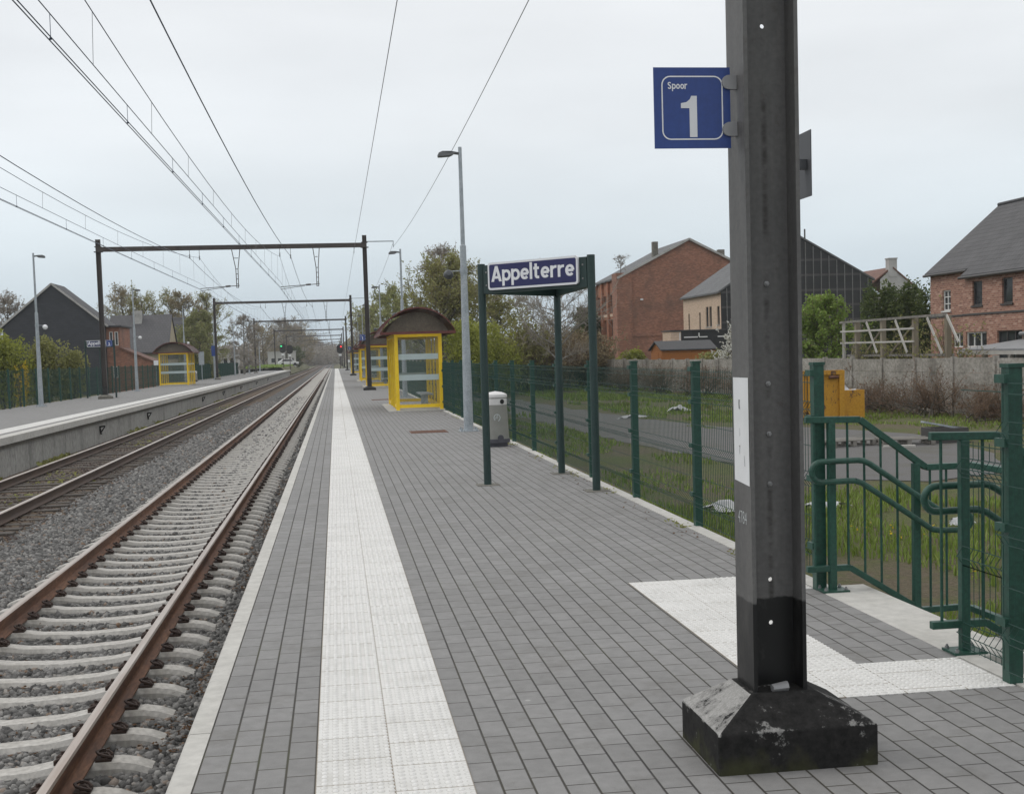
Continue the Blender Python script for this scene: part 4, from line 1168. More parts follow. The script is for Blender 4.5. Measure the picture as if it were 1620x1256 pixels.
# ------------------------------------------------------------------ shelters
def shelter(label, x0, y0, W, D, H=2.38, rise=.74, over=.46, front=True):
    t = thing("waiting_shelter", label, "shelter", (x0, y0, 0), group="yellow platform shelters")
    s = .11
    MB().box(-.28, W + .12, -.28, D + .25, 0, .035).build("floor_slab", M['kerb'], t)
    nb = 4
    for k in range(nb + 1):
        yy = k * D / nb
        for xx in (0, W):
            w = s if k in (0, nb) else .07
            MB().box(xx - w / 2, xx + w / 2, yy - w / 2, yy + w / 2, .03, H).build("post", M['yellow'], t, bevel=.008)
    for yy in (0, D):
        for z0, z1 in ((H - .14, H - .02), (.10, .20)): MB().box(.056, W - .056, yy - .035, yy + .035, z0, z1).build("rail", M['yellow'], t)
    for xx in (0, W):
        for k in range(nb):
            a = k * D / nb + .056; b = (k + 1) * D / nb - .056
            MB().box(xx - .034, xx + .034, a, b, H - .14, H - .02).build("rail", M['yellow'], t)
            if not (xx == 0 and k in (1, 2)): MB().box(xx - .034, xx + .034, a, b, .10, .18).build("rail", M['yellow'], t)
    for yy in (0, D):
        p = MB().box(.058, W - .058, yy - .005, yy + .005, .205, H - .145).build("pane", M['pane'], t)
        MB().box(.06, W - .06, yy - .009, yy - .0055, .93, 1.10).box(.06, W - .06, yy - .009, yy - .0055, 1.56, 1.73).build("frosted_band", M['band'], p)
    for xx in (0, W):
        for k in range(nb):
            if xx == 0 and k in (1, 2): continue
            a = k * D / nb + .06; b = (k + 1) * D / nb - .06
            p = MB().box(xx - .005, xx + .005, a, b, .19, H - .145).build("pane", M['pane'], t)
            MB().box(xx + .0055, xx + .009, a, b, .95, 1.05).box(xx + .0055, xx + .009, a, b, 1.58, 1.68).build("frosted_band", M['band'], p)
    # bars on the fence side
    m = MB()
    for k in range(9): m.box(W - .05, W - .03, .25 + k * .12, .27 + k * .12, .2, H - .15)
    m.build("grille", M['yellow'], t)
    # vaulted roof
    n = 18; xc = W / 2; hw = W / 2 + over; zz0 = H - .0
    def arc(hw_, rise_, k): 
        rad = (hw_ * hw_ + rise_ * rise_) / (2 * rise_); th = math.asin(min(1, hw_ / rad)); a = -th + 2 * th * k / n
        return xc + rad * math.sin(a), zz0 + rise_ - rad + rad * math.cos(a)
    def vault(m, ya, yb, hw_, rise_, tk):
        for k in range(n):
            (xa, za), (xb, zb) = arc(hw_, rise_, k), arc(hw_, rise_, k + 1)
            m.prism([(xa, ya, za), (xb, ya, zb), (xb, ya, zb - tk), (xa, ya, za - tk)], (0, yb - ya, 0))
    m = MB(); vault(m, -.3, D + .3, hw, rise, .02); roof = m.build("roof", M['roof_brown'], t, clean=True, smooth=True)
    m = MB()
    for k in range(8):
        yy = -.33 + k * (D + .6) / 7; vault(m, yy, yy + .06, hw + .012, rise + .012, .045)
    m.build("rib", M['roof_trim'], roof)
    m = MB(); m.box(xc - hw, xc + hw, -.335, -.275, zz0 - .06, zz0 + .02).box(xc - hw, xc + hw, D + .27, D + .33, zz0 - .06, zz0 + .02)
    m.box(xc - hw - .02, xc - hw + .05, -.27, D + .265, zz0 - .06, zz0 + .01).box(xc + hw - .05, xc + hw + .02, -.27, D + .265, zz0 - .06, zz0 + .01)
    m.build("eave_beam", M['roof_trim'], roof)
    for yy in (.16, D - .17):
        pts = [arc(hw - .16, rise - .1, k) for k in range(n + 1)]
        m = MB(); m.prism([(x_, yy, z_ - .02) for x_, z_ in pts], (0, .012, 0)); m.build("end_panel", M['roof_end'], roof)
    # bench
    m = MB(); m.box(W - .5, W - .12, D * .3, D * .8, .42, .46)
    for q in (.34, .55, .76): m.box(W - .36, W - .28, D * q - .03, D * q + .03, .03, .42)
    m.build("bench", M['galv'], t)
    return t
shelter("nearest yellow shelter with brown vaulted roof on the near platform", 1.83, 38.4, 1.33, 5.4)
for lab, yy in (("second yellow shelter on the near platform, behind the first gantry post", 70.4), ("third yellow shelter on the near platform, partly hidden by the second one", 91.3), ("fourth and farthest yellow shelter on the near platform", 142.0)):
    shelter(lab, 1.80, yy, 1.33, 5.4)
shelter("yellow shelter with brown vaulted roof on the opposite platform", -13.2, 98.6, 2.05, 4.4, H=2.52, rise=.78, over=.45)

# small items on the platforms
dc = thing("drain_cover", "rusty narrow drain cover in the paving before the nearest shelter", "drain cover", (1.95, 27.5, 0))
m = MB()
for k in range(7): m.box(-.37, .37, -.45 + k * .13, -.45 + k * .13 + .085, 0, .007)
m.box(-.40, -.371, -.48, .48, 0, .008).box(.371, .40, -.48, .48, 0, .008)
m.build("grating", M['rust_iron'], dc)
dc2 = dup(dc, "thin drain cover in the paving just past the nearest shelter", (1.75, 50.0, 0))
def info_post(name, label, loc, h, w, hh, mat, cat):
    t = thing(name, label, cat, loc)
    MB().tube([(0, 0, 0), (0, 0, h)], .035, 8).build("post", M['galv'], t)
    MB().box(-w / 2, w / 2, -.05, -.02, h - hh, h).build("panel", mat, t, bevel=.01)
    return t
info_post("notice_sign", "white square notice on a thin grey post left of the opposite shelter", (-13.35, 97.8, 0), 1.95, .34, .36, M['white_plastic'], "sign")
info_post("information_panel", "tall grey information column right of the opposite shelter bin", (-12.2, 119.2, 0), 2.7, .5, 1.2, M['galv'], "information panel")
info_post("timetable_panel", "blue and white timetable sign on the opposite platform by the second gantry", (-11.6, 124.5, 0), 3.3, .35, 1.0, M['blue'], "sign")
info_post("marker_board", "small white marker board past the red signal on the near platform", (2.2, 214, 0), 1.5, .4, .4, M['white_plastic'], "sign")

# ------------------------------------------------------------------ fences
def panel_mb(w, h, z0=.06, folds=(.25, .72, 1.20), r_=.0026):
    m = MB(); zs = [z0]
    prof = []
    for fz in folds:
        prof += [(fz - .05, 0), (fz, -.035), (fz + .05, 0)]
    prof = [(z0, 0)] + prof + [(h, 0)]
    k = int(w / .05)
    for i in range(k + 1):
        yy = -w / 2 + i * w / k
        m.tube([(q, yy, z) for z, q in prof], r_, 3, caps=False)
    rows = [z0 + .01, h - .02] + [q for fz in folds for q in (fz - .05, fz, fz + .05)]
    rows += [.47, .95, 1.38]
    for zz in rows:
        q = 0
        for fz in folds:
            if abs(zz - fz) < 1e-4: q = -.035
        m.tube([(q - .005, -w / 2, zz), (q - .005, w / 2, zz)], r_ * 1.15, 3, caps=False)
    return m
def post_mb(h, w=.07):
    m = MB(); m.box(-w / 2, w / 2, -w / 2, w / 2, -.35, h).box(-w / 2 - .006, w / 2 + .006, -w / 2 - .006, w / 2 + .006, h + .0005, h + .02)
    for zz in (.30, .75, 1.15, h - .05): m.box(-w / 2 - .03, -w / 2 - .0005, -w / 2 - .012, w / 2 + .012, zz - .02, zz + .02)
    return m
SP = 2.43
fe = thing("mesh_fence", "green wire mesh fence along the near platform, from the stairs to the far shelters", "fence", (3.225, 0, 0))
p0 = post_mb(1.5).build("post", M['green'], fe)
pn0 = panel_mb(SP - .06, 1.45).build("mesh_panel", M['green_wire'], fe)
ys = [11.23 - SP + SP * k for k in range(80)]
for i, yy in enumerate(ys):
    o = p0 if i == 0 else p0.copy()
    if i: COL.objects.link(o)
    o.parent = fe; o.location = (.035, yy, 0)
    if i < len(ys) - 1:
        q = pn0 if i == 0 else pn0.copy()
        if i: COL.objects.link(q)
        q.parent = fe; q.location = (-.02, yy + SP / 2, 0)
o = p0.copy(); COL.objects.link(o); o.parent = fe; o.location = (-.068, 8.02, 0)
q = panel_mb(.74, 1.45).build("mesh_panel", M['green_wire'], fe, loc=(-.03, 8.40, 0))
fe2 = thing("mesh_fence", "short green mesh fence at the right edge, starting with a thick post before the stairs", "fence", (3.225, 0, 0))
pm = post_mb(1.5, .068).build("post", M['green'], fe2, loc=(-.085, 5.55, 0))
q = pn0.copy(); COL.objects.link(q); q.parent = fe2; q.location = (-.13, 5.58 - SP / 2, 0)
o = pm.copy(); COL.objects.link(o); o.parent = fe2; o.location = (-.085, 5.55 - SP, 0)
panel_mb(.54, 1.12, .03, (.12, .52, .98)).build("mesh_panel", M['green_wire'], fe2, loc=(-.03, 5.86, 0))
fl = thing("mesh_fence", "dark green mesh fence along the back of the opposite platform", "fence", (-13.3, 0, 0))
pl0 = post_mb(1.62).build("post", M['green'], fl); pnl = panel_mb(SP - .06, 1.57, r_=.0028).build("mesh_panel", M['green_wire'], fl)
k = 0
for i in range(56):
    yy = 42 + SP * i
    if 113 < yy < 121: continue
    o = pl0 if k == 0 else pl0.copy(); q = pnl if k == 0 else pnl.copy()
    if k: COL.objects.link(o); COL.objects.link(q)
    o.parent = fl; q.parent = fl; o.location = (0, yy, 0); q.location = (.0, yy + SP / 2, 0); k += 1

# ------------------------------------------------------------------ stair railings
def bar_path(m, pts, w, h):
    for a, b in zip(pts[:-1], pts[1:]): m.bar(a, b, w, h)
def railing(label, Y, x0, flip=1, posts=(3.212, 3.80), xe=4.10):
    """handrail of the stairs going down towards +X, on the plane Y"""
    t = thing("stair_railing", label, "railing", (0, Y, 0), group="green stair railings")
    top = [(x0, 0, 1.145), (3.41, 0, 1.135), (3.87, 0, .80), (xe, 0, .80)]
    bot = [(x0, 0, .155), (3.33, 0, .155), (3.83, 0, -.16), (xe, 0, -.155)]
    m = MB(); bar_path(m, top, .042, .042); m.build("top_rail", M['green'], t, bevel=.004)
    m = MB(); bar_path(m, bot, .042, .04); m.build("bottom_rail", M['green'], t, bevel=.004)
    for px in posts:
        z1 = np.interp(px, [p[0] for p in top], [p[2] for p in top]) - .02
        zb = 0.012 if px < 3.5 else -.42
        m = MB(); m.bar((px, 0, zb), (px, 0, z1), .048, .048, up=(0, 1, 0)); p = m.build("post", M['green'], t, bevel=.005)
        if px < 3.5:
            m = MB(); m.box(px - .09, px + .09, -.075, .075, 0.004, .016)
            b = m.build("foot_plate", M['green'], t)
            for q, w in ((-.07, -.055), (.07, -.055), (.07, .055), (-.07, .055)):
                MB().lathe([(.012, 0), (.012, .012), (.007, .012), (.007, .022)], (px + q, w, .016), 6).build("bolt", M['bolt'], b)
    xs = np.arange(x0 + .06, xe - .03, .115)
    for xx in xs:
        if min(abs(xx - q) for q in posts) < .05: continue
        zt = np.interp(xx, [p[0] for p in top], [p[2] for p in top]); zb = np.interp(xx, [p[0] for p in bot], [p[2] for p in bot])
        MB().tube([(xx, 0, zb + .01), (xx, 0, zt - .01)], .0085, 8).build("baluster", M['green'], t, smooth=True)
    # looped tube handrail on the stair side
    yo = -.085 * flip
    hi = [(x0 + .085, yo, .872), (3.40, yo, .868)]; lo = [(3.36, yo, .735), (x0 + .085, yo, .74)]
    loop = []
    for k in range(11):
        a = R(90 + 180 * k / 10); loop.append((x0 + .075 + .067 * math.cos(a), yo, .806 + .067 * math.sin(a)))
    end = []
    for k in range(9):
        a = R(-90 + 180 * k / 8); end.append((xe - .02 + .065 * math.cos(a), yo, .445 + .065 * math.sin(a)))
    pts = [(3.34, yo, .740)] + [(3.30, yo, .741)] + loop[::-1] + [(3.36, yo, .874), (3.40, yo, .868), (3.44, yo, .848), (3.90, yo, .535), (3.94, yo, .515)] + end[::-1] + [(3.92, yo, .385), (3.87, yo, .395), (3.39, yo, .722), (3.34, yo, .740)]
    m = MB(); m.tube(pts, .0195, 12, caps=False); hr = m.build("handrail", M['green'], t, smooth=True)
    m = MB()
    for px in posts:
        zz = np.interp(px, [3.0, 3.4, 3.9], [.74, .735, .39]); m.tube([(px, -.03 * flip, zz), (px, yo, zz)], .008, 6)
    m.build("bracket", M['green'], t)
    return t
railing("green stair railing nearest the dark mast, on the far side of the steps", 7.93, 3.035)
railing("green stair railing nearest the right edge, on the near side of the steps", 6.16, 3.03, flip=-1, posts=(3.215, 3.86))
lr = thing("stair_railing", "green railing of the lower landing, seen between the two stair railings", "railing", (4.2, 7.55, 0), group="green stair railings")
m = MB(); m.bar((0, .4, .80), (0, -.05, .80), .042, .042); m.bar((.02, 0, .80), (2.2, 0, .80), .042, .042); m.build("top_rail", M['green'], lr, bevel=.004)
m = MB(); m.bar((0, .4, -.17), (0, -.05, -.17), .042, .042); m.bar((.02, 0, -.17), (2.2, 0, -.17), .042, .042); m.build("bottom_rail", M['green'], lr, bevel=.004)
for px in (.06, 1.2, 2.15): MB().box(px - .03, px + .03, -.03, .03, -.5, .78).build("post", M['green'], lr, bevel=.004)
for k in range(17):
    xx = .19 + k * .115
    if abs(xx - 1.2) < .05: continue
    MB().tube([(xx, 0, -.16), (xx, 0, .79)], .0085, 8).build("baluster", M['green'], lr, smooth=True)

# ------------------------------------------------------------------ overhead wires
def sag(a, b, dz, n=16):
    a, b = Vector(a), Vector(b)
    return [a.lerp(b, k / n) + Vector((0, 0, -dz * 4 * (k / n) * (1 - k / n))) for k in range(n + 1)]
def wire(name, label, spans, rad, mat, cat="overhead wire"):
    m = MB()
    for s_ in spans: m.tube(s_, rad, 5, caps=False)
    o = m.build(name, mat, None); return tag(o, label, cat)
def at_y(span, yy):
    for a, b in zip(span[:-1], span[1:]):
        if a.y <= yy <= b.y: return a.lerp(b, (yy - a.y) / (b.y - a.y))
    return None
NS = 7
def track_wires(xs_near, xs_far, lab, off=0.0):
    con = [], []; aux = []; mes = []
    for k in range(NS):
        xa, xb = (xs_near, xs_far) if k % 2 == 0 else (xs_far, xs_near + .35)
        if k > 1 and k % 2 == 0: xa = xs_near + .35
        ya, yb = GY[k], GY[k + 1]
        for j, dx in enumerate((-.022, .022)):
            con[j].append(sag((xa + dx, ya, 5.34), (xb + dx, yb, 5.36), .04))
        aux.append(sag((xa, ya, 5.66), (xb, yb, 5.66), .09))
        mes.append(sag((xa + .02, ya, 6.95), (xb + .02, yb, 6.95), 1.0))
    wire("contact_wire", f"twin contact wires over the {lab}", con[0] + con[1], .0075, M['wire'])
    wire("auxiliary_wire", f"auxiliary carrier wire just above the contact wires of the {lab}", aux, .007, M['wire'])
    mw = wire("carrier_wire", f"sagging carrier wire high over the {lab}", mes, .0075, M['wire'])
    d1 = MB(); d2 = MB()
    for k in range(NS - 2):
        for q in range(12):
            yy = GY[k] + 60.9 * (q + .5) / 12
            a, b = at_y(mes[k], yy), at_y(aux[k], yy)
            d1.tube([a, b], .004, 4, caps=False)
            yy += 2.6; b2 = at_y(aux[k], yy); c = at_y(con[0][k], yy)
            if b2 is not None and c is not None: d2.tube([b2, c + Vector((.02, 0, 0))], .004, 4, caps=False); d2.sphere(c + Vector((.02, 0, .01)), .018, 6, 4)
    d1.build("long_dropper", M['wire_grey'], mw); d2.build("short_dropper", M['wire'], mw)
track_wires(-3.12, -2.62, "near track")
track_wires(-7.35, -6.62, "far track")
wire("feeder_wire", "thick dark feeder wire running highest over the near track", [sag((-2.42, GY[0], 7.05), (-2.06, GY[1], 6.95), .55)] + [sag((-2.06, GY[k], 6.95), (-2.06, GY[k + 1], 6.95), .55) for k in range(1, NS)], .012, M['wire'])
wire("feeder_wire", "thick dark feeder wire running highest over the far track", [sag((-7.45, GY[0], 7.05), (-7.08, GY[1], 6.95), .6)] + [sag((-7.08, GY[k], 6.95), (-7.08, GY[k + 1], 6.95), .6) for k in range(1, NS)], .012, M['wire'])
wire("earth_wire", "thin pale wire over the near platform edge, left of the lamp heads", [sag((1.16, GY[k], 7.2), (1.16, GY[k + 1], 7.2), .06) for k in range(NS)], .008, M['wire_grey'])
wire("side_wire", "thin pale wire crossing the nearest lamp head on the platform side", [sag((3.18, GY[k], 7.55), (3.18, GY[k + 1], 7.35), .55) for k in range(NS)], .008, M['wire_grey'])

# ------------------------------------------------------------------ signals
def signal(label, loc, h, lampcol, idx):
    t = thing("railway_signal", label, "railway signal", loc, group="signals at the platform end")
    MB().tube([(0, 0, -.8), (0, 0, h)], .07, 8).build("mast", M['gantry_far'], t)
    m = MB(); m.prism([(a, -.1, h - .45 + b) for a, b in rrect(1.15, 1.6, .45)], (0, .12, 0)); head = m.build("signal_head", M['black'], t)
    for k, (dx, dz) in enumerate(((-.25, .42), (.2, .42), (-.25, -.05), (.2, -.42))):
        m = MB(); m.tube([(dx, -.115, h - .45 + dz), (dx, -.14, h - .45 + dz)], .15, 12); m.build("lens", lampcol if k == idx else M['dark'], head)
    MB().box(-.25, .25, -.08, -.05, h - 1.75, h - 1.35).build("plate", M['white_plastic'], t)
    return t
signal("signal showing a green light at the end of the opposite platform", (-9.6, 238, 0), 4.4, M['green_lamp'], 0)
signal("dark unlit signal just right of the green signal light", (-8.4, 240, 0), 4.2, M['dark'], 9)
signal("signal showing a red light at the end of the near platform", (0.9, 236, 0), 4.0, M['red_lamp'], 1)

# ================================================================== BUILDINGS
def wall_mb(m, p0, u, W, z0, z1, ops, depth, nrm):
    """wall W long from p0 along u, outward normal nrm, openings [(a,b,c,d)] with reveals"""
    p0, u, nrm = Vector((p0[0], p0[1], 0)), Vector((u[0], u[1], 0)), Vector((nrm[0], nrm[1], 0))
    P = lambda a, z, dd=0.0: p0 + u * a + Vector((0, 0, z)) - nrm * dd
    xs = sorted({0.0, W, *[q for o in ops for q in o[:2]]}); zs = sorted({z0, z1, *[q for o in ops for q in o[2:4]]})
    for i in range(len(xs) - 1):
        for j in range(len(zs) - 1):
            cx, cz = (xs[i] + xs[i + 1]) / 2, (zs[j] + zs[j + 1]) / 2
            if any(o[0] < cx < o[1] and o[2] < cz < o[3] for o in ops): continue
            m.quad(P(xs[i], zs[j]), P(xs[i + 1], zs[j]), P(xs[i + 1], zs[j + 1]), P(xs[i], zs[j + 1]))
    for a, b, c, d_ in [o[:4] for o in ops]:
        m.quad(P(a, c), P(b, c), P(b, c, depth), P(a, c, depth)); m.quad(P(a, d_), P(b, d_), P(b, d_, depth), P(a, d_, depth))
        m.quad(P(a, c), P(a, d_), P(a, d_, depth), P(a, c, depth)); m.quad(P(b, c), P(b, d_), P(b, d_, depth), P(b, c, depth))
    return P
def window(t, P, o, depth, fmat, nx=2, nz=1, fw=.06, sill=None, gmat=None):
    """frame, pane and sill in the opening o of a wall whose point function is P"""
    a, b, c, d_ = o[:4]
    bar = lambda m, a0, a1, c0, c1, f0, f1: m.add([P(a0, c0, f0), P(a1, c0, f0), P(a1, c1, f0), P(a0, c1, f0), P(a0, c0, f1), P(a1, c0, f1), P(a1, c1, f1), P(a0, c1, f1)], [(0, 1, 2, 3), (4, 5, 6, 7), (0, 1, 5, 4), (1, 2, 6, 5), (2, 3, 7, 6), (3, 0, 4, 7)])
    w = MB(); d0, d1 = depth - .07, depth - .01
    bar(w, a, b, c, c + fw, d0, d1); bar(w, a, b, d_ - fw, d_, d0, d1); bar(w, a, a + fw, c + fw, d_ - fw, d0, d1); bar(w, b - fw, b, c + fw, d_ - fw, d0, d1)
    for k in range(1, nx): q = a + (b - a) * k / nx; bar(w, q - fw * .5, q + fw * .5, c + fw, d_ - fw, d0 + .004, d1)
    for k in range(1, nz): q = c + (d_ - c) * k / nz; bar(w, a + fw, b - fw, q - fw * .35, q + fw * .35, d0 + .008, d1)
    wo = w.build("window", fmat, t)
    g = MB(); g.quad(P(a, c, depth - .025), P(b, c, depth - .025), P(b, d_, depth - .025), P(a, d_, depth - .025)); g.build("pane", gmat or M['window'], wo)
    if sill:
        s = MB(); bar(s, a - .06, b + .06, c - .07, c - .002, -.06, depth); s.build("sill", sill, wo)
    return wo
def tri_gable(m, a, b, c):
    m.add([a, b, c], [(0, 1, 2)])
def roof_mb(m, e0, e1, r0, r1, tk=.14):
    """one roof slope between an eave line e0-e1 and a ridge line r0-r1, with thickness"""
    e0, e1, r0, r1 = map(Vector, (e0, e1, r0, r1)); dn = Vector((0, 0, -tk))
    m.add([e0, e1, r1, r0, e0 + dn, e1 + dn, r1 + dn, r0 + dn], [(0, 1, 2, 3), (7, 6, 5, 4), (0, 4, 5, 1), (1, 5, 6, 2), (2, 6, 7, 3), (3, 7, 4, 0)])
BZ = -0.9

# ---- brick house at the right edge, long side to the tracks
h = thing("brick_house", "mottled brick house with dark grey tiled roof at the right edge behind the concrete wall", "house", (27.2, 47, 0))
hx, hy = 27.2, 47.0
L_ = lambda x, y, z: (x - hx, y - hy, z)
m = MB()
opsA = [(55.1 - 53.94, 55.1 - 53.18, 3.0, 3.92), (55.1 - 51.72, 55.1 - 51.45, 3.05, 3.95), (55.1 - 53.0, 55.1 - 51.6, 1.35, 2.0)]
PA = wall_mb(m, (0, 55.1 - hy), (0, -1), 55.1 - 51.35, BZ, 4.72, opsA, .14, (-1, 0))
opsB = [(51.35 - 50.52, 51.35 - 49.70, 3.1, 4.12), (51.35 - 48.12, 51.35 - 47.30, 3.09, 4.12), (51.35 - 45.6, 51.35 - 44.8, 3.09, 4.12), (51.35 - 51.1, 51.35 - 49.35, 1.35, 2.0), (51.35 - 48.5, 51.35 - 46.6, .2, 2.0)]
PB = wall_mb(m, (-.38, 51.35 - hy), (0, -1), 51.35 - 38.0, BZ, 4.40, opsB, .14, (-1, 0))
m.quad(L_(26.82, 51.35, BZ), L_(27.2, 51.35, BZ), L_(27.2, 51.35, 4.72), L_(26.82, 51.35, 4.40))
for yy in (55.1, 38.0):
    x0 = 27.2 if yy > 50 else 26.82
    m.quad(L_(x0, yy, BZ), L_(34.2, yy, BZ), L_(34.2, yy, 4.7), L_(x0, yy, 4.4 if yy < 50 else 4.72)); tri_gable(m, L_(x0, yy, 4.4 if yy < 50 else 4.72), L_(34.2, yy, 4.7), L_(30.7, yy, 7.62))
m.quad(L_(34.2, 55.1, BZ), L_(34.2, 38, BZ), L_(34.2, 38, 4.7), L_(34.2, 55.1, 4.7))
m.build("wall", M['brick_house'], h)
m = MB()
roof_mb(m, L_(27.02, 55.3, 4.74), L_(27.02, 51.2, 4.74), L_(30.7, 55.3, 7.86), L_(30.7, 51.2, 7.86)); roof_mb(m, L_(26.63, 51.2, 4.41), L_(26.63, 37.8, 4.41), L_(30.7, 51.2, 7.86), L_(30.7, 37.8, 7.86))
roof_mb(m, L_(34.4, 55.3, 4.74), L_(34.4, 37.8, 4.74), L_(30.7, 55.3, 7.86), L_(30.7, 37.8, 7.86))
rf = m.build("roof", M['tile_grey'], h)
MB().tube([L_(30.7, 55.32, 7.87), L_(30.7, 37.8, 7.87)], .09, 8).build("ridge_tile", M['tile_dark'], rf)
m = MB(); m.tube([L_(26.97, 55.3, 4.64), L_(26.97, 51.32, 4.64)], .06, 8); m.tube([L_(26.58, 51.25, 4.31), L_(26.58, 37.8, 4.31)], .06, 8); m.build("gutter", M['frame_dark'], rf)
MB().box(-.42, -.34, -9, 4.34, 2.70, 2.78).build("ledge", M['frame_dark'], h)
MB().box(-.035, -.002, 4.36, 8.1, 2.70, 2.78).build("ledge", M['frame_dark'], h)
window(h, PA, opsA[0], .14, M['frame_white'], 2, 3, sill=M['frame_white']); window(h, PA, opsA[1], .14, M['frame_white'], 1, 1, .07); window(h, PA, opsA[2], .14, M['frame_white'], 3, 1)
for o in opsB[:3]: window(h, PB, o, .14, M['frame_dark'], 1, 1, sill=M['frame_dark'])
window(h, PB, opsB[3], .14, M['frame_white'], 3, 1); window(h, PB, opsB[4], .14, M['frame_dark'], 3, 1)

# ---- lean-to and carport before it
v = thing("veranda", "grey sheet-roofed lean-to with timber posts before the right brick house", "lean-to", (23.0, 42, 0))
m = MB(); roof_mb(m, (0, 2.4, 1.32), (0, -4, 1.32), (3.2, 2.4, 1.72), (3.2, -4, 1.72), .06); m.build("roof", M['sheet_roof'], v)
m = MB(); m.box(-.05, .05, -4, 2.4, 1.12, 1.25); m.build("beam", M['pale_timber'], v)
for yy in (2.2, .45, -1.3, -3.4): MB().box(-.07, .07, yy - .07, yy + .07, BZ, 1.118).build("post", M['grey_timber'], v)
MB().box(2.2, 2.3, -3.9, 2.2, BZ, 1.2).build("back_wall", M['frame_dark'], v)
v = thing("awning", "pale pipe-edged awning above the grey lean-to at the right edge", "awning", (25.4, 43, 0))
m = MB(); roof_mb(m, (0, 1.2, 1.85), (0, -5, 1.85), (1.35, 1.2, 2.05), (1.35, -5, 2.05), .05); m.tube([(-.05, 1.2, 1.84), (-.05, -5, 1.84)], .07, 8); m.build("sheet", M['sheet_roof'], v)
for yy in (1.0, -2, -4.6): MB().box(-.04, .04, yy - .04, yy + .04, BZ, 1.78).build("post", M['grey_timber'], v)

# ---- old factory with big brick gable
k = 1.3; fx0, fx1, fy = 26.8, 40.3, 117.0
f_ = thing("brick_factory", "old red brick factory with a large blank gable and worn chimneys", "factory", (fx0, fy, 0))
m = MB(); W = fx1 - fx0
wall_mb(m, (0, 0), (1, 0), W, BZ, 8.6, [], .1, (0, -1)); tri_gable(m, (0, 0, 8.6), (W, 0, 8.6), (6.75, 0, 12.0))
m.quad((W, 0, BZ), (W, 11, BZ), (W, 11, 8.6), (W, 0, 8.6)); m.quad((0, 11, BZ), (W, 11, BZ), (W, 11, 8.6), (0, 11, 8.6)); tri_gable(m, (0, 11, 8.6), (W, 11, 8.6), (6.75, 11, 12.0))
m.build("gable_wall", M['brick_old'], f_)
m = MB(); ops = []
for b0 in np.arange(2.2, 9, 2.9):
    for q in (0, 1.25): ops += [(b0 + q, b0 + q + .95, 5.3, 7.1), (b0 + q, b0 + q + .95, 2.4, 4.7), (b0 + q, b0 + q + .95, -.3, 1.6)]
PF = wall_mb(m, (0, 0), (0, 1), 11, BZ, 8.6, ops, .22, (-1, 0)); m.build("side_wall", M['brick_orange'], f_)
for o in ops[:30]: window(f_, PF, o, .22, M['frame_dark'], 2, 3, .05, gmat=M['brick_old'] if o[2] < 5 else M['window'])
for b0 in np.arange(2.2, 9, 2.9):
    MB().box(-.06, .0 - .002, b0 - .1, b0 + 2.3, 5.0, 5.25).build("lintel", M['brick_cream'], f_); MB().box(-.06, -.002, b0 - .1, b0 + 2.3, 1.75, 2.0).build("lintel", M['brick_cream'], f_)
m = MB(); m.box(-.35, 1.1, -.18, -.002, BZ, 8.95).box(-.35, -.002, .0, 1.9, BZ, 8.95); m.build("corner_pier", M['brick_old'], f_)
for b0 in np.arange(4.75, 11, 2.9): MB().box(-.22, -.002, b0 - .3, b0 + .15, BZ, 8.3).build("pier", M['brick_orange'], f_)
m = MB(); roof_mb(m, (-.3, -.15, 8.55), (-.3, 11, 8.55), (6.75, -.15, 12.1), (6.75, 11, 12.1), .16); roof_mb(m, (W + .3, -.15, 8.55), (W + .3, 11, 8.55), (6.75, -.15, 12.1), (6.75, 11, 12.1), .16)
rf = m.build("roof", M['tile_pale'], f_)
m = MB()
for a, b in (((-.3, 8.55), (6.75, 12.1)), ((W + .3, 8.55), (6.75, 12.1))): m.bar((a[0], -.2, a[1] - .08), (b[0], -.2, b[1] - .08), .12, .2)
m.build("verge", M['conc'], rf)
MB().box(3.35, 3.85, .3, .85, 9.6, 11.85).build("chimney", M['conc_dark'], rf); MB().box(9.75, 10.35, .3, .9, 9.6, 11.0).build("chimney", M['conc_dark'], rf)
m = MB(); m.box(0.02, W * .62, -.05, -.002, 2.95, 3.25); m.build("brick_band", M['brick_old'], f_)
m = MB(); m.tube([(2.05, -.12, 6.35), (2.05, -.12, 6.5)], .14, 10); m.tube([(2.05, 0, 6.45), (2.05, -.12, 6.45)], .03, 6); m.build("wall_lamp", M['white_plastic'], f_)
# faded pale painting on the gable: arcs and a cross only
m = MB()
def arc_ribbon(m, cx, cz, r0, r1, a0, a1, y, n=14, sx=1.0):
    for k in range(n):
        q0, q1 = R(a0 + (a1 - a0) * k / n), R(a0 + (a1 - a0) * (k + 1) / n)
        m.quad(*[(cx + sx * rr * math.cos(q), y, cz + rr * math.sin(q)) for q, rr in ((q0, r0), (q1, r0), (q1, r1), (q0, r1))])
arc_ribbon(m, 5.0, 1.5, 1.25, 1.4, 100, 240, -.006, sx=1.2); arc_ribbon(m, 5.0, 1.5, 1.25, 1.4, -60, 80, -.006, sx=1.2)
arc_ribbon(m, 5.0, 1.5, .5, .95, 20, 160, -.006, sx=1.3); m.box(4.85, 5.15, -.008, -.004, .5, 2.6)
M['faded'] = pmat("faded_paint", (0.17, 0.10, 0.075), (0.27, 0.22, 0.20), 1.6, 0.9)
m.build("faded_painting", M['faded'], f_)
MB().box(-.6, 1.2, -1.6, -.5, BZ, .35).build("low_annex", M['frame_dark'], f_)

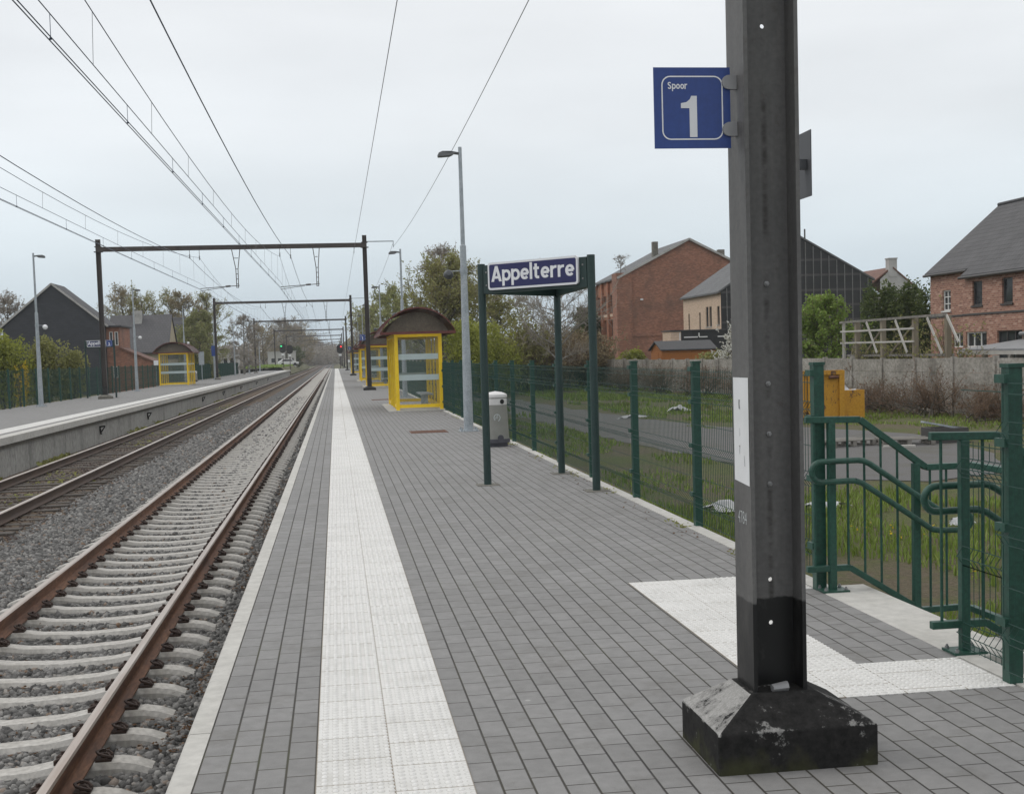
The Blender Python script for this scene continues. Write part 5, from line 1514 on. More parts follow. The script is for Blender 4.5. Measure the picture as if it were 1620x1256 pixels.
# ---- cream extension with black membrane gable
cx, cy = 27.9, 89.2
c_ = thing("half_clad_house", "cream brick house whose gable end is still covered in black membrane and battens", "house", (cx, cy, 0))
W = 11.6; ap = (5.9, 0, 9.62)
m = MB(); ops = [(.35, .95, 3.35, 4.7), (2.3, 2.95, 3.25, 4.75), (3.15, 3.8, 3.25, 4.75), (5.2, 5.6, 1.6, 4.4), (8.2, 8.6, 1.6, 4.4)]
PC = wall_mb(m, (0, 0), (0, 1), 10, BZ, 5.8, ops, .15, (-1, 0)); m.build("cream_wall", M['brick_cream'], c_)
for o in ops: window(c_, PC, o, .15, M['frame_dark'], 1, 1, sill=M['conc'] if o[2] > 3 else None)
m = MB(); m.add([(0, 0, BZ), (W, 0, BZ), (W, 0, 6.45), ap, (0, 0, 5.8)], [(0, 1, 2, 3, 4)]); m.add([(0, 10, BZ), (W, 10, BZ), (W, 10, 6.45), (5.9, 10, 9.62), (0, 10, 5.8)], [(0, 1, 2, 3, 4)]); m.quad((W, 0, BZ), (W, 10, BZ), (W, 10, 6.45), (W, 0, 6.45))
m.build("membrane_wall", M['membrane'], c_)
m = MB(); roof_mb(m, (-.25, -.1, 5.72), (-.25, 10.1, 5.72), (5.9, -.1, 9.74), (5.9, 10.1, 9.74), .14); roof_mb(m, (W + .15, -.1, 6.42), (W + .15, 10.1, 6.42), (5.9, -.1, 9.74), (5.9, 10.1, 9.74), .14)
rf = m.build("roof", M['tile_pale'], c_)
MB().tube([(6.55, .3, 9.2), (6.55, .3, 10.15)], .06, 8).build("vent_pipe", M['frame_dark'], rf)
for q in np.arange(.45, W, .60):
    zt = 5.8 + (9.62 - 5.8) * q / 5.9 if q < 5.9 else 9.62 + (6.45 - 9.62) * (q - 5.9) / (W - 5.9)
    MB().box(q - .028, q + .028, -.045, -.002, BZ, zt - .12).build("batten", M['batten'], c_)
for zz in (1.2, 2.3, 3.4, 4.5, 5.6, 6.7, 7.8):
    xa = .06 if zz < 5.8 else 5.9 * (zz - 5.8) / 3.82 + .15; xb = W - .06 if zz < 6.45 else W - (W - 5.9) * (zz - 6.45) / 3.17 - .15
    MB().box(xa, xb, -.0015 - .0185, -.002, zz, zz + .16).build("lap_seam", M['frame_dark'], c_)
a_ = thing("low_annex", "low black-clad annex with white roof lights before the cream house", "annex", (23.4, 86.6, 0))
m = MB(); m.box(0, .75, 0, 2.2, BZ, 2.86); m.build("cream_end", M['brick_cream'], a_)
m = MB(); m.box(.752, 4.4, -.02, 2.2, BZ, 2.9); m.build("membrane_wall", M['membrane'], a_)
MB().box(-.08, 4.5, -.1, 2.3, 2.901, 2.98).build("roof", M['felt'], a_)
for x0, w in ((.95, 1.0), (2.05, .6), (3.4, .5)): MB().box(x0, x0 + w, -.06, -.022, 2.42, 2.5).build("window_frame", M['frame_white'], a_)
MB().box(2.0, 2.08, -.06, -.022, 2.502, 2.75).build("window_frame", M['frame_white'], a_); MB().box(.62, .70, -.03, -.002, 2.1, 2.8).build("window_frame", M['frame_white'], a_)

# ---- garden shed
s_ = thing("garden_shed", "small orange wooden garden shed with grey felt roof behind the concrete wall", "shed", (21.55, 82.0, 0))
m = MB(); W, D = 3.6, 3.0
m.box(0, W, 0, D, BZ, 1.66); tri_gable(m, (0, 0, 1.66), (0, D, 1.66), (0, D / 2, 2.12)); tri_gable(m, (W, 0, 1.66), (W, D, 1.66), (W, D / 2, 2.12)); m.build("boards", M['shed'], s_)
m = MB(); roof_mb(m, (-.16, -.2, 1.64), (W + .16, -.2, 1.64), (-.16, D / 2, 2.22), (W + .16, D / 2, 2.22), .07); roof_mb(m, (-.16, D + .2, 1.64), (W + .16, D + .2, 1.64), (-.16, D / 2, 2.22), (W + .16, D / 2, 2.22), .07); m.build("roof", M['felt'], s_)
m = MB(); m.box(-.03, -.002, .9, 2.1, BZ, 1.45); m.build("door", M['shed'], s_)
m = MB()
for xx in (-.02, W): m.box(xx - .03, xx + .05, -.05, -.002, BZ, 1.6)
m.build("corner_board", M['shed'], s_)

# ---- far white gabled house behind the hedge
w_ = thing("white_house", "far white gabled house with a chimney above the dark conifer hedge", "house", (49, 109, 0))
m = MB(); m.add([(0, 0, BZ), (4.0, 0, BZ), (4.0, 0, 6.2), (1.2, 0, 8.4), (0, 0, 7.4)], [(0, 1, 2, 3, 4)]); m.box(0, 4.0, .02, 8, BZ, 6.1); m.build("wall", M['white_render'], w_)
m = MB(); roof_mb(m, (4.3, -.1, 6.0), (4.3, 8, 6.0), (1.2, -.1, 8.5), (1.2, 8, 8.5), .15); roof_mb(m, (-2.6, .2, 5.8), (-2.6, 8, 5.8), (1.2, .2, 8.5), (1.2, 8, 8.5), .15); rf = m.build("roof", M['tile_red'], w_)
MB().box(.85, 1.6, -.06, .7, 7.6, 9.2).build("chimney", M['white_render'], rf); MB().box(.80, 1.65, -.11, .75, 9.202, 9.3).build("chimney_cap", M['conc'], rf)

# ---- timber frame
t_ = thing("timber_trellis", "open timber frame with white diagonal braces above the concrete wall", "timber frame", (21.5, 47, 0))
for yy, mt in ((51.5, 'pale_timber'), (50.1, 'timber'), (47.6, 'timber'), (44.8, 'timber'), (42.25, 'timber')):
    w = .05 if mt == 'pale_timber' else .09
    MB().box(-w, w, yy - 47 - w, yy - 47 + w, BZ, 2.55).build("post", M[mt], t_)
m = MB(); m.bar((-.13, 4.6, 2.56), (-.13, -4.9, 2.58), .05, .09); m.build("rail", M['grey_timber'], t_)
m = MB(); m.bar((.13, 4.5, 1.15), (.13, -4.9, 1.15), .05, .09); m.build("rail", M['grey_timber'], t_)
for zz in (2.17, 1.69):
    m = MB(); m.bar((-.15, 4.5, zz), (-.15, -2.4, zz - .02), .04, .07); m.build("rail", M['pale_timber'], t_)
for a, b in (((48.73, 2.50), (47.74, 1.25)), ((46.07, 2.5), (45.07, 1.25)), ((43.43, 2.5), (42.3, 1.2)), ((41.95, 2.55), (41.1, 1.6))):
    m = MB(); m.bar((-.2, a[0] - 47, a[1]), (-.2, b[0] - 47, b[1]), .04, .10); m.build("brace", M['pale_timber'], t_)
for a, b in (((51.2, 1.2), (50.0, 2.4)), ((49.8, 1.2), (48.0, 2.3)), ((47.4, 1.2), (45.2, 2.4))):
    m = MB(); m.bar((.2, a[0] - 47, a[1]), (.2, b[0] - 47, b[1]), .04, .08); m.build("brace", M['timber'], t_)

# ---- concrete slab wall along the field
def wx(y): return 20.62 + (18.0 - 20.62) * (y - 33) / (82 - 33)
cw = thing("concrete_wall", "weathered wall of concrete slabs between posts across the field", "wall", (0, 0, 0))
wy = [27.2 + 2.45 * i for i in range(24)]
for i in range(len(wy)):
    y0 = wy[i]; top = 1.08 + random.uniform(-.03, .03)
    m = MB(); m.box(wx(y0) - .08, wx(y0) + .08, y0 - .07, y0 + .07, BZ, top + .05); m.build("post", M['conc_fence'], cw)
    if i < len(wy) - 1:
        y1 = wy[i + 1]
        m = MB()
        for zz in range(4):
            z0 = BZ + .5 * zz; z1 = min(top, z0 + .49)
            off = random.uniform(-.008, .008)
            m.bar((wx(y0) + off, y0 + .073, (z0 + z1) / 2), (wx(y1) + off, y1 - .073, (z0 + z1) / 2), .05, z1 - z0)
        m.build("slab", M['conc_fence'], cw)

# ---- yellow skip
def rust_yellow():
    n = N("rusty_yellow")
    a = n.noise(3.2, 6.0, 0.7, n.mapping((1, 1, .45))); b = n.noise(14.0, 4.0)
    m_ = n.ramp(n.math('ADD', n.math('MULTIPLY', a, .7), n.math('MULTIPLY', b, .3)), [(0.535, 0.0), (0.59, 1.0)])
    c = n.mix(m_, n.ramp(b, [(0.3, (0.42, 0.20, 0.012)), (0.7, (0.54, 0.28, 0.02))]), (0.10, 0.045, 0.02))
    n.col(c).rough(0.6); return n.mat
M['rust_yellow'] = rust_yellow()
sk = thing("waste_skip", "rusty yellow waste skip standing in the field before the concrete wall", "skip", (14.2, 38.2, FZ))
m = MB()
m.box(.0, 1.72, 0, .06, .12, 1.58).box(.0, .06, .061, 2.6, .12, 1.58).box(1.66, 1.72, .061, 2.6, .12, .95).box(.061, 1.659, 2.54, 2.6, .12, 1.0).box(.061, 1.659, .061, 2.539, .12, .18)
m.box(1.721, 2.42, .02, .08, .05, .93).box(2.36, 2.42, .081, 2.5, .05, .93).box(1.721, 2.359, 2.44, 2.5, .05, .93)
sb = m.build("body", M['rust_yellow'], sk)
m = MB()
for q in (.08, .30, .52): m.box(q, q + .09, -.07, -.002, .1, 1.45)
m.box(1.55, 1.72, -.08, -.002, .05, 1.5); m.box(.0, 1.72, -.09, -.002, 1.44, 1.57); m.build("rib", M['rust_yellow'], sb)
m = MB(); m.tube([(1.2, -.1, 1.36), (1.5, -.1, 1.36)], .05, 8); m.build("hook", M['rust_iron'], sb)
def crumple(n, w, d_, hgt, seed):
    rg = np.random.default_rng(seed); gx, gy = np.meshgrid(np.linspace(-1, 1, n), np.linspace(-1, 1, n), indexing='ij')
    z = np.zeros_like(gx)
    for _ in range(14):
        a = rg.uniform(0, 6.28); kx, ky = math.cos(a) * rg.uniform(2, 9), math.sin(a) * rg.uniform(2, 9)
        z += np.abs(np.sin(kx * gx + ky * gy + rg.uniform(0, 6))) * rg.uniform(.2, 1) / 6
    ang = np.arctan2(gy, gx); rad = 1 + .25 * np.sin(3 * ang + seed) + .12 * np.sin(7 * ang)
    V = np.stack([gx * w * rad, gy * d_ * rad, z * hgt * np.clip(1.2 - np.maximum(abs(gx), abs(gy)), .1, 1)], -1).reshape(-1, 3)
    F = [(i * n + j, i * n + j + 1, (i + 1) * n + j + 1, (i + 1) * n + j) for i in range(n - 1) for j in range(n - 1)]
    return V, F
V, F = crumple(14, .40, .8, .62, 3)
o = raw_mesh("plastic_sheet", V, F, M['plastic'], None, (16.2, 39.4, FZ + .62)); tag(o, "heap of pale plastic sheeting sticking out of the yellow skip", "plastic sheet")
for i, (x_, y_, w, d_, hh, lab) in enumerate(((5.5, 17.6, .42, .22, .12, "crumpled white plastic sheet on the grass seen left of the dark mast"), (7.0, 17.5, .45, .18, .10, "crumpled white plastic sheet on the grass seen under the stair handrail"), (7.9, 15.2, .2, .14, .12, "small scrap of white rubbish in the grass below the longer white sheet"), (10.2, 43.0, .6, .15, .12, "pale strip of rubbish lying at the edge of the gravel path"), (12.8, 46.5, .5, .3, .2, "pale rubble heap at the foot of the brambles"))):
    V, F = crumple(18, w, d_, hh * 1.2, 10 + i)
    F = [f for f in F if (lambda c_i, th: math.hypot(c_i[0] / (w * 1.05), c_i[1] / (d_ * 1.05)) < .80 + .22 * math.sin(3 * th + i) + .12 * math.sin(8 * th))(V[list(f)].mean(0), math.atan2(V[f[0]][1] / d_, V[f[0]][0] / w))]
    o = raw_mesh("plastic_sheet", V, F, M['plastic'], None, (x_, y_, FZ + .01)); tag(o, lab, "rubbish", "rubbish lying in the field")

# ---- pallets, crate and planks in the yard
def pallet(lab, loc, rot):
    t = thing("wooden_pallet", lab, "pallet", loc, rot, "pallets lying in the yard")
    for k in range(5): MB().box(-.6, .6, -.4 + k * .175, -.4 + k * .175 + .1, .122, .144).build("deck_board", M['grey_timber'], t)
    for k in (-.55, 0, .55):
        m = MB()
        for q in (-.35, .0, .35): m.box(k - .05, k + .05, q - .05, q + .05, .022, .10)
        m.box(k - .05, k + .05, -.4, .4, 0, .0218); m.box(k - .05, k + .05, -.4, .4, .1005, .1215); m.build("bearer", M['grey_timber'], t)
    return t
pallet("weathered pallet lying flat, leftmost in the dark yard", (11.75, 28.2, FZ + .02), .25)
pallet("weathered pallet lying flat beside the black crate in the yard", (13.1, 27.9, FZ + .02), -.15)
cr = thing("wooden_crate", "black open crate of boards in the yard with a plank leaning on it", "crate", (14.2, 28.1, FZ))
m = MB(); m.box(-.42, .42, -.35, -.31, 0.03, .17).box(-.42, .42, -.35, -.31, .2, .36).box(-.42, .42, .31, .35, .03, .36).box(-.42, -.38, -.309, .309, .03, .36).box(.38, .42, -.309, .309, .03, .36); m.build("side_boards", M['frame_dark'], cr)
MB().box(-.46, .46, -.38, .38, 0, .029).build("floor", M['frame_dark'], cr)
m = MB(); m.bar((-.75, -.1, .52), (.35, .05, .30), .14, .04)
o = m.build("plank", M['galv'], None, loc=(14.3, 28.0, FZ)); tag(o, "grey plank leaning on the black crate in the yard", "plank")
for i, (x_, y_, a, ln, lab) in enumerate(((12.3, 29.4, .5, 1.3, "pale plank on the ground behind the pallets"), (12.6, 27.1, -.2, .7, "short white board on the ground before the pallets"), (13.5, 29.2, .1, .9, "grey board on the ground behind the black crate"))):
    m = MB(); m.box(-ln / 2, ln / 2, -.07, .07, 0, .05); o = m.build("plank", M['pale_timber'] if i < 2 else M['grey_timber'], None, loc=(x_, y_, FZ + .015), rotz=a); tag(o, lab, "plank", "boards lying in the yard")

# ---- houses beyond the opposite platform
g_ = thing("gable_house", "house with a dark slate-clad gable left of the first gantry post", "house", (-28, 113, 0))
m = MB(); m.add([(0, 0, BZ), (8.4, 0, BZ), (8.4, 0, 5.3), (4.2, 0, 8.75), (0, 0, 5.3)], [(0, 1, 2, 3, 4)]); m.box(0, 8.4, .02, 5, BZ, 5.25); m.build("wall", M['slate_clad'], g_)
m = MB(); roof_mb(m, (-.3, -.15, 5.12), (-.3, 5.2, 5.12), (4.2, -.15, 8.86), (4.2, 5.2, 8.86), .14); roof_mb(m, (8.7, -.15, 5.12), (8.7, 5.2, 5.12), (4.2, -.15, 8.86), (4.2, 5.2, 8.86), .14); rf = m.build("roof", M['tile_dark'], g_)
m = MB()
for a in ((-.3, 5.06), (8.7, 5.06)): m.bar((a[0], -.19, a[1]), (4.2, -.19, 8.80), .05, .16)
m.build("verge_board", M['conc'], rf)
m = MB(); ops = [(.25, .55, 3.4, 4.6), (.7, 1.0, 3.4, 4.6), (.45, .85, .6, 1.6)]
PG = wall_mb(m, (8.402, .6), (1, 0), 1.15, BZ, 5.0, ops, .1, (0, -1)); m.quad((9.552, .6, BZ), (9.552, 6, BZ), (9.552, 6, 5), (9.552, .6, 5)); m.build("brick_annex", M['brick_old'], g_)
for o in ops: window(g_, PG, o, .1, M['frame_white'], 1, 1)
MB().box(8.41, 9.75, .35, 6.2, 5.002, 5.14).build("annex_roof", M['tile_dark'], g_)
l_ = thing("brick_outbuilding", "low red brick outbuilding with sloping tiled roof right of the dark gable", "outbuilding", (-18.45, 113.5, 0))
m = MB(); m.add([(0, 0, BZ), (2.7, 0, BZ), (2.7, 0, 1.9), (0, 0, 3.1)], [(0, 1, 2, 3)]); m.box(0, 2.7, .02, 4, BZ, 1.85); m.build("wall", M['brick_old'], l_)
m = MB(); roof_mb(m, (3.1, -.2, 1.85), (3.1, 4.1, 1.85), (-.1, -.2, 3.3), (-.1, 4.1, 3.3), .12); m.build("roof", M['tile_red'], l_)
def tile_house(lab, x0, x1, y0, D, ze, zr, wmat, rmat, cut=.5):
    t = thing("tiled_house", lab, "house", (x0, y0, 0)); W = x1 - x0
    m = MB(); m.box(.15, W - .15, .3, D - .3, BZ, ze); m.add([(W - .15, .3, ze), (W - .15, D - .3, ze), (W - .15, D / 2, zr - .2)], [(0, 1, 2)]); m.add([(.15, .3, ze), (.15, D - .3, ze), (.15, D / 2, zr - .2)], [(0, 1, 2)]); m.build("wall", wmat, t)
    m = MB(); roof_mb(m, (0, 0, ze - .05), (W, 0, ze - .05), (0, D / 2, zr), (W - .05, D / 2, zr), .16); roof_mb(m, (0, D, ze - .05), (W, D, ze - .05), (0, D / 2, zr), (W - .05, D / 2, zr), .16); r_ = m.build("roof", rmat, t)
    return t, r_
def roof_tile_x():
    n = N("slate_grey_roof"); x = n.xyz()
    b = n.new("ShaderNodeTexBrick"); b.inputs["Scale"].default_value = 1.0; b.inputs["Brick Width"].default_value = .3; b.inputs["Row Height"].default_value = .3; b.inputs["Mortar Size"].default_value = .02; b.inputs["Mortar Smooth"].default_value = .8
    b.inputs["Color1"].default_value = (.070, .068, .072, 1); b.inputs["Color2"].default_value = (.085, .083, .088, 1); b.inputs["Mortar"].default_value = (.04, .04, .042, 1)
    n.link(n.comb(x[0], n.math('MULTIPLY', x[2], 1.3)), b.inputs["Vector"]); n.col(b.outputs["Color"]).rough(.75); return n.mat
M['roof_x'] = roof_tile_x()
h2, r2_ = tile_house("house with a broad grey tiled roof and cream walls behind the opposite shelter", -22.5, -16.35, 129, 9, 2.95, 6.75, M['cream'], M['roof_x'])
m = MB(); m.box(2.35, 3.2, 3.4, 4.1, 5.6, 7.15); m.build("chimney", M['conc'], r2_)
MB().box(6.02, 6.08, .4, 8.6, 2.2, 2.9).build("gable_band", M['frame_dark'], h2)
h3, r3_ = tile_house("darker tiled house right of the broad grey roof, partly behind the willow", -20.2, -16.2, 154, 8, 3.4, 7.3, M['brick_old'], M['tile_dark'])
for lab, x0, x1, y0, z0, z1 in (("low pale shed beyond the opposite platform, left of the second gantry post", -18.0, -15.4, 204, BZ, 3.1), ("long low white building beyond the opposite platform, left of the green signal", -15.6, -11.6, 300, BZ, 3.75), ("small white building right of the green signal", -11.0, -9.3, 300, BZ, 3.8)):
    t = thing("flat_building", lab, "building", (x0, y0, 0)); W = x1 - x0
    m = MB(); ops = [(W * .2, W * .42, 1.3, 2.3), (W * .58, W * .8, 1.3, 2.3)]
    P_ = wall_mb(m, (0, 0), (1, 0), W, z0, z1, ops, .12, (0, -1)); m.quad((W, 0, z0), (W, 6, z0), (W, 6, z1), (W, 0, z1)); m.quad((0, 0, z0), (0, 6, z0), (0, 6, z1), (0, 0, z1)); m.quad((0, 6, z0), (W, 6, z0), (W, 6, z1), (0, 6, z1)); m.build("wall", M['white_render'], t)
    for o in ops: window(t, P_, o, .12, M['frame_dark'], 2, 1)
    MB().box(-.15, W + .15, -.15, 6.15, z1 + .002, z1 + .16).build("roof", M['conc'], t)
def car(lab, loc, rot):
    t = thing("parked_car", lab, "car", loc, rot)
    m = MB(); pts = [(-2.1, .3), (2.1, .3), (2.15, .75), (1.2, .9), (.55, 1.38), (-1.1, 1.42), (-1.9, .95), (-2.12, .8)]
    m.prism([(a, -.82, b) for a, b in pts], (0, 1.64, 0)); b = m.build("body", M['car_white'], t, bevel=.06)
    m = MB()
    for yy in (-.826, .822): m.prism([(a, yy, c) for a, c in ((.95, .93), (.45, 1.3), (-1.0, 1.33), (-1.55, .95))], (0, .004, 0))
    m.build("side_windows", M['window'], b)
    for xx in (-1.3, 1.3):
        for yy in (-.84, .66):
            m = MB(); m.tube([(xx, yy, .31), (xx, yy + .18, .31)], .31, 14); m.build("wheel", M['dark'], t)
    return t
car("small white car parked far off, right of the green signal", (-9.9, 272, .62), .15)

sheet("embankment", [(-60, -.7), (-22, .6), (-11, .62), (-9.6, .45), (-8.3, -.88)], 229, 420, M['field'])
# ================================================================== VEGETATION
def quads_from(P, a, b):
    """diamond leaves centred on P spanned by half vectors a, b"""
    v = np.stack([P - a, P + b, P + a, P - b], 1)
    return v.reshape(-1, 3), np.arange(len(P) * 4).reshape(-1, 4)
def rand_unit(n, rg):
    v = rg.normal(size=(n, 3)); return v / np.linalg.norm(v, axis=1, keepdims=True)
def leaf_cloud(P, size, rg):
    n = len(P); a = rand_unit(n, rg); c = rand_unit(n, rg); b = np.cross(a, c); b /= np.linalg.norm(b, axis=1, keepdims=True) + 1e-9
    s = size * rg.uniform(.55, 1.3, n)[:, None]
    return quads_from(P, a * s, b * s * .55)
def ribbons(P0, P1, w, rg):
    d_ = P1 - P0; s = np.cross(d_, rand_unit(len(P0), rg)); s /= np.linalg.norm(s, axis=1, keepdims=True) + 1e-9
    v = np.stack([P0 - s * w, P0 + s * w, P1 + s * w * .35, P1 - s * w * .35], 1)
    return v.reshape(-1, 3), np.arange(len(P0) * 4).reshape(-1, 4)
def make_tree(label, loc, H, Rw, leafm, twigm=None, barkm='bark', cb=.2, limbs=18, subs=8, twigs=9, leaves=5, leaf=.11, tw=.014, droop=0.0, shape=1.0, seed=1, name="tree", cat="tree", group=None, trunk=True, tr_r=None, tl=None, sq=1.0):
    rg = np.random.default_rng(seed)
    t = thing(name, label, cat, loc, group=group)
    m = MB(); tr_r = tr_r or H * .017
    top = np.array([rg.normal(0, Rw * .1), rg.normal(0, Rw * .1), H * .93])
    mid = np.array([rg.normal(0, Rw * .06), rg.normal(0, Rw * .06), H * .5])
    def axis(s):
        return (1 - s) ** 2 * np.zeros(3) + 2 * s * (1 - s) * (mid * 1.0) + s * s * top
    if trunk: m.tube([Vector(axis(s)) for s in np.linspace(0, 1, 9)], [tr_r * (1 - .9 * s) + .008 for s in np.linspace(0, 1, 9)], 8)
    T0 = []; T1 = []
    for i in range(limbs):
        s = cb + (1 - cb) * ((i + rg.random()) / limbs) ** .9 * .93
        if not trunk: p = np.array([rg.normal(0, Rw * .35), rg.normal(0, Rw * .35 * sq), 0.0])
        else: p = axis(s)
        az_ = i * 2.4 + rg.normal(0, .4)
        rel = (s - cb) / (1 - cb)
        env = Rw * (math.sin(math.pi * min(1, .18 + .82 * rel) ** shape) * .95 + .12) * rg.uniform(.65, 1.15)
        if trunk:
            end = p + np.array([math.cos(az_) * env, math.sin(az_) * env * sq, env * rg.uniform(.25, .9) * (1 - droop)])
            end[2] = min(end[2], H * rg.uniform(.94, 1.03))
        else:
            q = rg.random() ** .7; end = np.array([math.cos(az_) * Rw * q, math.sin(az_) * Rw * q * sq, H * rg.uniform(.55, 1.0) * (1 - .45 * q ** 2)])
        c1 = p + (end - p) * .5 + rg.normal(0, env * .08, 3) + np.array([0, 0, env * .10])
        L_ = lambda q: (1 - q) ** 2 * p + 2 * q * (1 - q) * c1 + q * q * end
        lr_ = max(.012, (tr_r * (1 - .8 * s) * .5) if trunk else .02)
        m.tube([Vector(L_(q)) for q in np.linspace(0, 1, 6)], [lr_ * (1 - .8 * q) + .004 for q in np.linspace(0, 1, 6)], 5, caps=False)
        for j in range(subs):
            q0 = .18 + .82 * (j + rg.random()) / subs
            b0 = L_(q0); dirn = (end - p) / (np.linalg.norm(end - p) + 1e-6)
            d_ = dirn * .7 + rg.normal(0, .55, 3) + np.array([0, 0, .35 - droop]); d_ /= np.linalg.norm(d_)
            ln = np.linalg.norm(end - p) * rg.uniform(.25, .5) + .2
            b1 = b0 + d_ * ln
            m.tube([Vector(b0), Vector((b0 + b1) / 2 + rg.normal(0, .05, 3)), Vector(b1)], [lr_ * .4, lr_ * .25, .004], 3, caps=False)
            u = rg.random((twigs, 1)); a0 = b0 + (b1 - b0) * u
            dd = d_ * .6 + rg.normal(0, .6, (twigs, 3)) + np.array([0, 0, .3 - 1.3 * droop]); dd /= np.linalg.norm(dd, axis=1, keepdims=True)
            T0.append(a0); T1.append(a0 + dd * (tl or Rw * .22) * rg.uniform(.5, 1.3, (twigs, 1)))
    m.build("trunk" if trunk else "stems", M[barkm], t, smooth=True)
    T0 = np.concatenate(T0); T1 = np.concatenate(T1)
    if droop > .3: T1[:, 2] -= np.linalg.norm((T1 - T0)[:, :2], axis=1) * .8
    T1[:, 2] = np.maximum(T1[:, 2], .05)
    V, F = ribbons(T0, T1, tw, rg)
    cr_ = raw_mesh("twigs", V, F, L[twigm] if twigm else L['brown'], t)
    if leaves:
        u = rg.random((len(T0) * leaves, 1)) ** .7; P = np.repeat(T0, leaves, 0) + (np.repeat(T1 - T0, leaves, 0)) * u + rg.normal(0, leaf * .5, (len(T0) * leaves, 3))
        P[:, 2] = np.maximum(P[:, 2], .05)
        V, F = leaf_cloud(P, leaf, rg); raw_mesh("crown", V, F, L[leafm], t)
    return t
def make_bush(label, loc, rx, ry, hgt, leafm, n=6000, leaf=.10, seed=1, name="shrub", cat="shrub", group=None, lumps=7, stems=14, base=0.0, inner=.35):
    rg = np.random.default_rng(seed); t = thing(name, label, cat, loc, group=group)
    # several overlapping lumps make an uneven outline
    C = []; 
    for k in range(lumps):
        a = rg.uniform(0, 6.28); q = rg.random() ** .5 * .62
        hz = rg.uniform(.35, .72) * hgt
        C.append((math.cos(a) * q * rx, math.sin(a) * q * ry, hz, rx * rg.uniform(.3, .55), ry * rg.uniform(.3, .55), min(hgt - hz, hz) * rg.uniform(.75, 1.05)))
    C.append((0, 0, hgt * .45, rx * .75, ry * .75, hgt * .45))
    C = np.array(C); idx = rg.integers(0, len(C), n); d_ = rand_unit(n, rg)
    rr = (1 - inner * rg.random(n) ** 2)[:, None] * (1 + .13 * np.sin(7 * d_[:, 0] + 3 * d_[:, 1] + idx)[:, None] * np.sin(6 * d_[:, 2] + idx)[:, None]) + rg.normal(0, .05, (n, 1))
    P = C[idx, :3] + d_ * C[idx, 3:6] * rr
    keep = P[:, 2] > base + .03; P = P[keep]
    V, F = leaf_cloud(P, leaf, rg)
    m = MB()
    for k in range(stems):
        a = rg.uniform(0, 6.28); q = rg.random() ** .5 * .7; e = Vector((math.cos(a) * q * rx, math.sin(a) * q * ry, hgt * rg.uniform(.4, .85)))
        m.tube([Vector((e.x * .35, e.y * .35, 0)), Vector((e.x * .7, e.y * .7, e.z * .6)), e], [.03, .02, .006], 5, caps=False)
    m.build("stems", M['bark'], t, smooth=True)
    raw_mesh("crown", V, F, L[leafm], t)
    return t

# right of the track
GR = "trees behind the shelters of the near platform"
make_tree("tall olive tree with a thin birch-like top behind the nearest lamp post", (7.9, 95, FZ), 9.8, 3.5, 'olive', limbs=38, subs=9, twigs=12, leaves=5, leaf=.085, cb=.08, shape=.8, seed=3, group=GR)
make_tree("thin birch top sticking out above the tall olive tree", (8.6, 99, FZ), 11.6, 2.2, 'greybrown', 'greybrown', 'bark_pale', limbs=26, subs=8, twigs=11, leaves=2, leaf=.07, cb=.25, seed=5, tw=.018, group=GR)
make_tree("loose pale olive tree just left of the nearest shelter roof", (5.4, 118, FZ), 8.6, 2.0, 'willow', limbs=20, subs=7, twigs=9, leaves=4, leaf=.11, cb=.1, seed=6, group=GR)
make_tree("olive tree between the second and third lamp posts of the near platform", (6.4, 150, FZ), 11.0, 3.0, 'willow', limbs=22, subs=8, twigs=9, leaves=4, leaf=.12, cb=.08, seed=7, group=GR)
make_tree("rounded olive tree farthest along the near platform", (5.9, 185, FZ), 10.5, 3.4, 'olive', limbs=22, subs=8, twigs=9, leaves=4, leaf=.14, cb=.05, seed=8, group=GR)
make_tree("brownish tree at the bend beyond the near platform end", (6.5, 236, FZ), 9.5, 4.0, 'brown', limbs=22, subs=8, twigs=9, leaves=3, leaf=.15, cb=.05, seed=9, tw=.03, group=GR)
make_tree("wide olive tree behind the tall birch top", (11.5, 104, FZ), 8.2, 3.4, 'olive', limbs=26, subs=8, twigs=10, leaves=5, leaf=.11, cb=.1, seed=13, group=GR)
GB = "bushes beyond the near fence"
make_bush("dense yellow-green bush right of the nearest shelter", (7.4, 72, FZ), 1.9, 2.0, 4.4, 'laurel', 9000, .085, 21, group=GB)
make_bush("dense yellow-green bush behind the left post of the Appelterre sign", (9.4, 76, FZ), 2.2, 2.0, 4.6, 'laurel', 10000, .085, 22, group=GB)
make_tree("broad olive bush under the Appelterre sign", (11.6, 79, FZ), 4.2, 2.4, 'olive', trunk=False, limbs=46, subs=7, twigs=8, leaves=4, leaf=.085, seed=23, name="shrub", cat="shrub", group=GB)
make_tree("brown twiggy bush left of the bare tree", (13.4, 80, FZ), 4.2, 2.4, 'brown', 'bramble', trunk=False, limbs=50, subs=7, twigs=9, leaves=3, leaf=.07, seed=24, name="shrub", cat="shrub", group=GB)
make_tree("brown twiggy bush at the foot of the bare tree", (15.3, 83, FZ), 3.9, 2.2, 'brown', 'bramble', trunk=False, limbs=46, subs=7, twigs=9, leaves=3, leaf=.07, seed=25, name="shrub", cat="shrub", group=GB)
make_tree("rusty brown bush between the bare tree and the brick factory", (16.9, 84, FZ), 3.3, 2.0, 'brown', 'bramble', trunk=False, limbs=46, subs=7, twigs=9, leaves=4, leaf=.08, seed=26, name="shrub", cat="shrub", group=GB)
make_bush("low olive bush before the factory corner", (18.6, 88, FZ), 1.8, 1.6, 2.3, 'olive', 4500, .085, 27, group=GB)
make_bush("low green bush at the foot of the factory gable", (22.6, 97, FZ), 1.6, 1.4, 2.5, 'laurel', 4000, .10, 28, group=GB)
